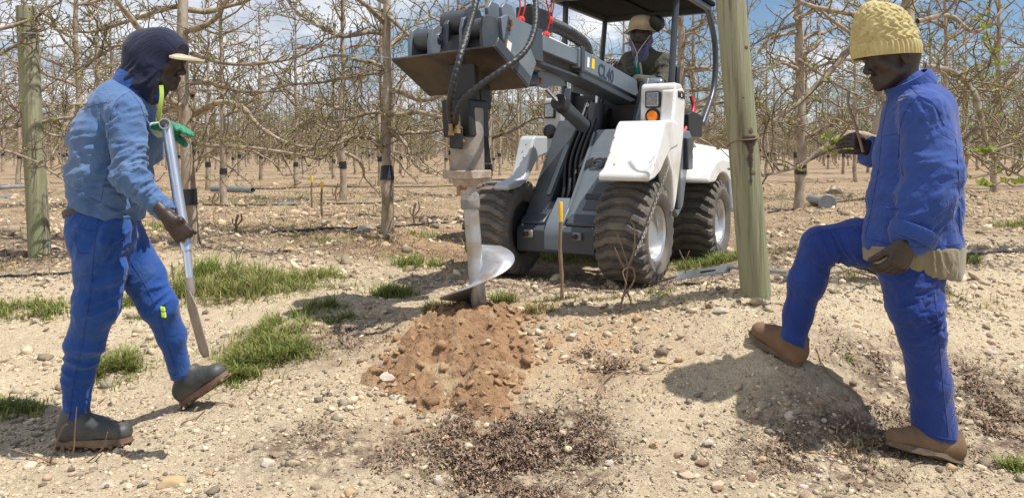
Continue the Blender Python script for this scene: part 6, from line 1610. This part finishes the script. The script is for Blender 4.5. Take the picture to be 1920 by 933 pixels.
# ================= man in the yellow knitted hat (right) =================
YB = 2.77
manB = empty('person', G(1745, 868)); tag(manB, 'person in royal blue overalls and yellow knitted hat stepping up onto the bank', 'person', 'three orchard workers')
pB = lambda x, y, Y=YB: P(x, y, Y)
hc = pB(1671, 106, 2.80)
hpr, hq, hs = head(hc, (-1,-.06,-.22), (-.20,0,1), 1.0)
LWb = pB(1702, 448, 2.60); RWb = pB(1632, 280, 2.93)
body = hpr+[seg(pB(1690,140,2.8), pB(1715,175,2.8), .056, .06), seg(pB(1715,300,2.8), pB(1715,185,2.8), (.15,.10), (.13,.09)), seg(pB(1712,440,2.8), pB(1715,300,2.8), (.13,.11), (.14,.1)),
   seg(pB(1735,215,2.66), pB(1748,345,2.60), .045, .04), seg(pB(1748,345,2.60), LWb, .038, .027), seg(pB(1700,220,2.96), pB(1672,310,2.96), .045, .038), seg(pB(1672,310,2.96), RWb, .036, .026),
   seg(pB(1700,470,2.72), pB(1722,620,2.72), .07, .05), seg(pB(1722,620,2.72), pB(1765,815,2.74), .045, .036), seg(pB(1690,450,2.88), pB(1530,452,2.92), .07, .055), seg(pB(1530,452,2.92), pB(1487,640,3.01), .045, .036)]
body += hand(LWb+V(-.005,-.02,0), V(-.42,.0,-.90), V(-.25,.95,.1), curl=.62, s=1.12, thumb=1, thumbout=.25, r0=.0115)
body += hand(RWb, V(-.86,-.20,.48), V(.15,.80,-.5), curl=.95, s=.95, thumb=-1, thumbout=.3)
body = thin(body, 16)
bodyB = skin_mesh('body', body, .0042, M['skin'], manB, it=1); eyes('eyes', hq, hs, manB, M['eye'])
jb = [seg(pB(1672,455,2.78), pB(1690,390,2.78), (.13,.105), (.14,.09), k=.05), seg(pB(1712,450,2.77), pB(1714,380,2.78), (.165,.175), (.165,.165)), seg(pB(1714,380,2.78), pB(1718,290,2.79), (.165,.165), (.165,.145)), seg(pB(1718,290,2.79), pB(1722,220,2.80), (.165,.145), (.165,.128)),
   seg(pB(1728,205,2.67), pB(1712,205,2.93), .078, .078, k=.045), seg(pB(1722,195,2.8), pB(1705,160,2.8), (.12,.10), (.078,.072), k=.05),
   seg(pB(1735,222,2.665), pB(1752,330,2.62), (.085,.095), (.085,.102)), seg(pB(1752,330,2.62), pB(1742,372,2.61), (.085,.102), (.078,.095)), seg(pB(1742,372,2.61), pB(1708,445,2.60), (.078,.095), (.058,.076), k=.035),
   seg(pB(1695,225,2.94), pB(1672,300,2.94), .082, .074), seg(pB(1672,300,2.94), pB(1640,288,2.94), .066, .054, k=.04)]
cuffn = LWb-pB(1742,372,2.61)
fb = [(pB(1725,400,2.55), .12, V(.5,0,-.8), .04, .007), (pB(1745,300,2.6), .13, V(.3,0,-1), .06, .007), (pB(1735,215,2.62), .07, V(1,0,.1), .02, .0045), (pB(1665,350,2.7), .16, V(.2,0,-1), .07, .005), (pB(1680,430,2.7), .14, V(1,0,-.2), .06, .006), (pB(1780,400,2.7), .14, V(1,0,.1), .05, .006), (pB(1700,200,2.7), .09, V(.7,0,.7), .035, .004)]
jkB = skin_mesh('jacket', jb, .006, shrink=.008, m= M['jacketB'], parent=manB, cuts=[(pB(1712,465,2.77), V(.02,0,-1))], fold=fb, base=.006, seed=11)
col = MB(); collar(col, pB(1712,170,2.8), V(-.48,0,.88), .094, .092, .05, .12); col.build('collar', M['jacketB'], jkB, smooth=60, org=orient(manB))
# rolled cuffs
ca = pB(1728,402,2.605); cb_ = pB(1706,452,2.60); cdn = (cb_-ca)/np.linalg.norm(cb_-ca)
k = MB(); k.lathe([(0,.070),(.004,.082),(.045,.080),(.052,.074),(.05,.055),(.02,.055)], cb_-cdn*.052, cdn, 36); o = k.build('rolled_cuff', M['jacketB'], jkB, smooth=60, org=orient(manB)); 
k = MB(); cdn2 = pB(1632,284,2.94)-pB(1665,297,2.94); k.lathe([(0,.05),(.004,.062),(.04,.060),(.046,.05),(.04,.04)], pB(1642,288,2.94), cdn2, 32); k.build('rolled_cuff', M['jacketB'], jkB, smooth=60, org=orient(manB))
k = MB(); q0 = pB(1680,391,2.595); k.tube(spline([pB(1660,389,2.612), pB(1678,392,2.606), pB(1698,390,2.60)],4), .0035, 6); k.build('pocket_edge', M['trouserB'], jkB, smooth=60, org=orient(manB))
# shirt tail
skin_mesh('shirt_tail', [seg(pB(1712,490,2.77), pB(1712,450,2.77), (.155,.170), (.158,.172)), seg(pB(1675,480,2.76), pB(1660,452,2.78), (.10,.04), (.11,.05), k=.05)], .006, M['shirt'], manB, shrink=-.004, cuts=[(pB(1720,510,2.77), V(-.22,0,-1)), (pB(1712,456,2.77), V(-.02,0,1))],
   fold=[(pB(1715,500,2.6), .10, V(1,0,.1), .055, .006), (pB(1650,490,2.6), .06, V(1,0,.4), .04, .005), (pB(1780,500,2.6), .06, V(1,0,0), .04, .006)], base=.003, seed=3)
tB = [seg(pB(1708,470,2.76), pB(1708,500,2.76), (.145,.15), (.13,.135)), seg(pB(1706,500,2.72), pB(1714,570,2.70), (.11,.128), (.105,.108)), seg(pB(1714,570,2.70), pB(1726,625,2.70), (.105,.106), (.092,.092)), seg(pB(1726,625,2.70), pB(1744,720,2.72), (.09,.088), (.082,.084)), seg(pB(1744,720,2.72), pB(1756,830,2.74), (.082,.084), (.09,.094)),
   seg(pB(1690,462,2.86), pB(1610,455,2.90), (.12,.115), (.105,.105)), seg(pB(1610,455,2.90), pB(1538,455,2.92), (.105,.10), (.085,.078)), seg(pB(1535,462,2.93), pB(1512,530,2.96), (.085,.082), (.078,.080)), seg(pB(1512,530,2.96), pB(1496,590,2.99), (.078,.078), (.07,.069)), seg(pB(1496,590,2.99), pB(1483,660,3.01), (.07,.067), (.068,.064))]
tfB = [(pB(1730,590,2.6), .10, V(.45,0,-1), .03, .009), (pB(1700,540,2.6), .10, V(.7,0,-.8), .04, .007), (pB(1760,620,2.6), .07, V(.1,0,-1), .024, .008), (pB(1745,740,2.6), .12, V(.9,0,-.3), .06, .005), (pB(1560,490,2.85), .09, V(.8,0,.5), .03, .008), (pB(1520,540,2.85), .11, V(.3,0,-1), .05, .005), (pB(1640,440,2.8), .12, V(.8,0,.4), .045, .006)]
trB = skin_mesh('trousers', tB, .006, shrink=.014, m= M['trouserB'], parent=manB, cuts=[(pB(1756,816,2.74), V(-.22,0,-1), .2), (pB(1486,644,3.01), V(-.45,0,-.9), .13)], fold=tfB, base=.007, seed=9)
# cut the raised leg hem is hidden by its boot; boots
h1 = pB(1808,872,2.69); t1 = pB(1656,837,2.73); boot(manB, 'boot', pB(1772,806,2.74), h1, t1, pB(1775,800,2.74), M['suede'], M['darksole'], w=.05, sh=.056, lug=False, soleth=.016)
h2 = pB(1502,690,3.01); t2 = pB(1403,625,3.17); boot(manB, 'boot', pB(1492,628,3.01), h2, t2, pB(1500,620,3.01), M['suede'], M['darksole'], w=.048, sh=.054, lug=False, soleth=.016)
# knitted hat: ribbed folded band, cable pattern above, ragged top knot
hup = V(-.16,0,1); hup /= np.linalg.norm(hup); hx = V(1,0,.16); hx /= np.linalg.norm(hx); hy_ = V(0,1,0); hb = pB(1663,107,2.80)
vs = []; nA, nH = 220, 90
for i in range(nH):
    t = i/(nH-1)
    for j in range(nA):
        a = 2*math.pi*j/nA
        if t < .24: prof = .1205+.001*math.sin(t/.24*math.pi); zz = t/.24*.052
        else:
            u = (t-.24)/.76; prof = (.1195)*math.cos(u*math.pi/2*.95)**.78*(1-.03*u); zz = .050+.158*math.sin(u*math.pi/2)**1.05
        if t < .24: rr = prof+.0035*math.cos(a*42)+.002*math.sin(t/.24*math.pi)
        else:
            u = (t-.24)/.76
            rr = prof + (1-u*.5)*(.0055*math.sin(a*18+1.3*math.sin(zz*190))*math.cos(zz*150+.5*math.sin(a*9)) + .0025*math.sin(a*60)*math.sin(zz*420) + .005*(float(_H[(i//3*131+j//4*17) & 4095])-.5))
        sx = .97 if t > .24 else 1.0
        vs.append(hb+hx*math.cos(a)*rr*1.0*sx+hy_*math.sin(a)*rr*.86+hup*(zz-.012*math.cos(a)))
F = [(i*nA+j, i*nA+(j+1)%nA, (i+1)*nA+(j+1)%nA, (i+1)*nA+j) for i in range(nH-1) for j in range(nA)]
F.append(tuple(range((nH-1)*nA, nH*nA)))
k = MB(); k.add(vs, F); hat = k.build('knitted_hat', M['knit'], manB, smooth=180, org=orient(manB))
k = MB(); R9 = np.random.RandomState(4); topc = hb+hup*.200
for q in range(60):
    d = R9.normal(0,1,3); d[2] = abs(d[2])*.7+.2; d /= np.linalg.norm(d); b = topc+V(*R9.normal(0,.014,2),0)
    k.tube(spline([b, b+d*.012, b+d*.026+R9.normal(0,.005,3)],3), .0018, 4)
k.build('tassel', M['cap'], hat, smooth=60, org=orient(manB))

# seams, pocket edges and hems laid on the cloth
from mathutils.bvhtree import BVHTree
def seams(cloth_o, parent, lines, m, r=.0017, name='seams'):
    vs_ = [tuple(np.array(v.co)+orient(parent)) for v in cloth_o.data.vertices]; bv = BVHTree.FromPolygons(vs_, [tuple(p.vertices) for p in cloth_o.data.polygons]); k = MB()
    for ln in lines:
        q = spline(np.array(ln, float), 8); pts = []
        for x, y in q:
            d = Vector(((x-960)/FPX, 1, -(y-HY)/FPX)).normalized(); h_, n_, i_, ds = bv.ray_cast(Vector((0,0,CAMH)), d)
            if h_ is not None: pts.append(np.array(h_)+np.array(n_)*r*.1)
            else:
                if len(pts) > 2: k.tube(np.array(pts), r, 5)
                pts = []
        if len(pts) > 2:
            pts = np.array(pts); jump = np.linalg.norm(np.diff(pts, axis=0), axis=1) > .06; st_ = 0
            for c_ in list(np.where(jump)[0]+1)+[len(pts)]:
                if c_-st_ > 2: k.tube(pts[st_:c_], r, 5)
                st_ = c_
    return k.build(name, m, cloth_o, smooth=60, org=orient(parent))
M['seamA'] = cloth('faded_seam', (.05,.11,.27), (.04,.09,.22)); M['seamB'] = cloth('blue_seam', (.02,.045,.2), (.018,.04,.18))
seams(jkA, manA, [[(243,172),(222,186),(208,215),(203,260),(206,300)],[(243,172),(262,195),(272,225),(280,262)],[(155,205),(180,196),(212,190)],[(130,352),(165,368),(210,392),(262,412)],[(286,398),(306,388),(318,396)],[(205,300),(196,345),(188,380)]], M['seamA'])
seams(trA, manA, [[(183,405),(176,480),(168,560),(155,640),(138,720),(130,785)],[(140,425),(170,432),(196,430)],[(140,425),(146,470),(170,475)],[(232,430),(240,480),(275,540),(300,600),(328,690)],[(112,782),(140,788),(172,784)],[(318,700),(340,704),(364,697)]], M['seamB'])
seams(jkB, manB, [[(1722,180),(1700,205),(1688,240),(1686,290),(1694,330)],[(1722,180),(1752,200),(1770,235)],[(1668,180),(1655,240),(1648,310),(1634,390),(1622,445)],[(1700,150),(1722,178),(1745,190),(1765,215)],[(1625,447),(1700,462),(1800,458)],[(1658,255),(1685,255),(1684,300)],[(1792,260),(1798,340),(1800,440)]], M['seamB'])
seams(trB, manB, [[(1748,525),(1758,600),(1766,700),(1778,815)],[(1600,425),(1550,432),(1512,450),(1490,500),(1478,570),(1464,630)],[(1462,634),(1490,642),(1512,650)],[(1706,800),(1760,818),(1800,826)]], M['seamB'])
# twig held by the knitted-hat man
tw = MB(); base = P(1612,250,2.86); tw.tube(spline([P(1592,170,2.88),P(1590,195,2.88),P(1600,225,2.87),P(1612,262,2.86),P(1618,285,2.86)],5), [.0055]*21, 7); tw.tube(spline([P(1603,232,2.87),P(1580,225,2.88),P(1570,205,2.9)],4), .003, 5)
o = tw.build('pruned_twig', M['drytwig'], smooth=60, org=base); o.location = tuple(base); tag(o, 'short cut twig pinched in the raised hand of the knitted hat man', 'twig')
lv = []; R8 = np.random.RandomState(8)
for (x, y, n_) in ((1572,262,9),(1560,272,9),(1585,270,8),(1548,268,7),(1590,285,8),(1578,282,7),(1565,285,6)): lv.extend(leaf_quads(R8, P(x, y, 3.3)+R8.normal(0,.01,3), n_, .038))
lv = np.array(lv); base = P(1570,275,3.3); br = MB(); br.tube(spline([P(1520,300,3.35),P(1560,280,3.3),P(1600,270,3.3),P(1650,262,3.35)],5), .005, 6)
o = br.build('leafy_shoot', M['twig'], smooth=60, org=base); o.location = tuple(base); tag(o, 'shoot with fresh bright green leaves below the raised hand', 'shoot', 'fresh green shoots')
fastmesh('leaves', lv-base, np.arange(len(lv)).reshape(-1, 4), M['freshleaf'], o)
for lab, pts in (('fresh green shoot at the far right edge above the slope', [(1840,345),(1860,350),(1880,340),(1900,350)]), ('small fresh green shoot behind the back of the knitted hat man', [(1830,285),(1845,292),(1855,280)]), ('drooping green shoot at the upper right beyond the knitted hat', [(1850,60),(1862,95),(1875,120),(1845,80)])):
    lv = []; base = P(*pts[0], 4.1)
    for x, y in pts: lv.extend(leaf_quads(R8, P(x, y, 4.1)+R8.normal(0,.012,3), 7, .04))
    br = MB(); br.tube(spline([P(x, y, 4.12) for x, y in pts],5), .005, 6); o = br.build('leafy_shoot', M['twig'], smooth=60, org=base); o.location = tuple(base); tag(o, lab, 'shoot', 'fresh green shoots')
    lv = np.array(lv); fastmesh('leaves', lv-base, np.arange(len(lv)).reshape(-1, 4), M['freshleaf'], o)

# ================= driver in the cab =================
YO = 6.55
manC = empty('person', P(1205, 250, YO)); tag(manC, 'person in olive jacket, cream sun hat and patterned scarf driving the loader', 'person', 'three orchard workers')
pC = lambda x, y, Y=YO: P(x, y, Y)
hc = pC(1202, 68, 6.45); hpr, hq, hs = head(hc, (-.42,-.9,-.12), (0,0,1), 1.08)
pel = W(0, 1.45, 1.36)
RH = pC(1158,118,6.1); 
body = hpr+[seg(pC(1208,92,6.5), pC(1210,110,6.52), .06, .07), seg(pel, pC(1212,150,6.55), .12, (.15,.12)), seg(pC(1212,150,6.55), pC(1210,115,6.53), (.16,.11), (.15,.09), V(.9,-.4,0)),
   seg(pC(1180,125,6.45), pC(1168,160,6.3), .045, .04), seg(pC(1168,160,6.3), RH, .038, .028), seg(pC(1245,125,6.5), pC(1250,165,6.35), .045, .04), seg(pC(1250,165,6.35), pC(1190,150,6.05), .04, .028),
   seg(pel, W(-.12,1.02,1.30), .08, .06), seg(W(-.12,1.02,1.30), W(-.12,.98,.98), .05, .04), seg(pel, W(.12,1.02,1.30), .08, .06), seg(W(.12,1.02,1.30), W(.12,.98,.98), .05, .04)]
body += hand(RH, V(-.3,-.75,.1), V(-.3,-.1,-.9), curl=.5, s=.95, thumb=1) + hand(pC(1190,150,6.05), V(-.8,-.5,.1), V(-.3,-.2,-.9), curl=.6, s=.95, thumb=1)
skin_mesh('body', body, .006, M['skin'], manC, it=1); eyes('eyes', hq, hs, manC, M['eye'])
sx = V(.9,-.42,0)
jc = [seg(pC(1212,175,6.55), pC(1210,125,6.54), (.19,.14), (.20,.13), sx), seg(pC(1180,116,6.5), pC(1244,118,6.5), .085, .088, k=.05), seg(pC(1206,112,6.52), pC(1206,100,6.5), (.12,.10), (.09,.08), sx, k=.05),
   seg(pC(1243,125,6.5), pC(1248,158,6.36), .075, .07), seg(pC(1248,158,6.36), pC(1197,152,6.08), .066, .052, k=.04), seg(pC(1180,124,6.46), pC(1168,155,6.3), .07, .062), seg(pC(1168,155,6.3), pC(1160,128,6.13), .06, .048, k=.04)]
skin_mesh('jacket', jc, .008, M['olive'], manC, fold=[(pC(1235,150,6.3), .16, V(.6,0,-.8), .05, .012), (pC(1190,140,6.3), .14, V(.4,0,-1), .05, .010), (pC(1245,120,6.4), .1, V(.8,0,-.3), .04, .008)], base=.012, seed=8)
skin_mesh('shirt', [seg(pC(1193,122,6.42), pC(1198,165,6.42), .045, .05)], .006, M['tealshirt'], manC, base=.006, fold=[])
k = MB(); k.tube(spline([pC(1200,118,6.37), pC(1203,145,6.36), pC(1198,165,6.35)],4), .009, 6); k.build('zip_edge', M['cap'], manC, org=orient(manC))
skin_mesh('trousers', [seg(pel, W(-.12,1.0,1.32), .10, .085), seg(pel, W(.12,1.0,1.32), .10, .085), seg(W(-.12,1.0,1.32), W(-.12,.96,1.02), .08, .07), seg(W(.12,1.0,1.32), W(.12,.96,1.02), .08, .07)], .01, M['hood'], manC)
for sgn in (-.12, .12): boot(manC, 'boot', W(sgn,.96,1.06), W(sgn,1.0,.95), W(sgn,.74,.95), W(sgn,.97,1.08), M['gumboot'], M['darksole'])
# scarf round the face
f_ = V(-.42,-.9,-.12); f_ /= np.linalg.norm(f_); r_s = np.cross(f_, V(0,0,1)); r_s /= np.linalg.norm(r_s)
sc_ = []
for sgn in (-1, 1):
    sc_ += [seg(hc+r_s*sgn*.080+V(0,0,.05), hc+r_s*sgn*.082+V(0,0,-.05)+f_*.01, .018, .022), seg(hc+r_s*sgn*.082+V(0,0,-.05)+f_*.01, hc+r_s*sgn*.03+f_*.065+V(0,0,-.135), .022, .026)]
sc_ += [seg(hc+V(0,0,-.13)-f_*.02, hc+V(0,0,-.17)+f_*.02, .065, .07), seg(hc-f_*.06+V(0,0,.02), hc-f_*.06+V(0,0,-.12), .07, .075)]
skin_mesh('scarf', sc_, .006, M['scarf'], manC, fold=[(hc+V(0,-.1,-.15), .12, V(.5,0,-.8), .03, .006)], base=.006, seed=4)
# bucket hat with brim and chin cord
hb2 = hc+V(0,0,.045); k = MB(); pr_ = [(-.012,.150),(-.016,.154),(.0,.138),(.018,.112),(.05,.108),(.085,.095),(.108,.07),(.118,.03),(.119,.001)]
n = 48; vs = []
for d_, rr in pr_:
    for j in range(n):
        a = 2*math.pi*j/n; wv = (rr > .12)*(.010*math.sin(a*3+.6)+.006*math.sin(a*5)); vs.append(hb2+V(math.cos(a)*rr*1.0, math.sin(a)*rr*1.02, d_*1.15+wv))
k.add(vs, [(i*n+j, i*n+(j+1)%n, (i+1)*n+(j+1)%n, (i+1)*n+j) for i in range(len(pr_)-1) for j in range(n)])
o = k.build('sun_hat', M['sunhat'], manC, smooth=180, org=orient(manC)); s2 = o.modifiers.new('th', 'SOLIDIFY'); s2.thickness = .004
k = MB(); k.tube(spline([hc+r_s*.09+V(0,0,.0)+f_*.04, hc+f_*.13+V(0,0,-.16), hc+f_*.15+V(0,0,-.27)],5), .004, 6); k.tube(spline([hc-r_s*.09+V(0,0,.0)+f_*.04, hc+f_*.135+V(0,0,-.16), hc+f_*.15+V(0,0,-.25)],5), .004, 6); k.build('chin_cord', M['cap'], manC, org=orient(manC))
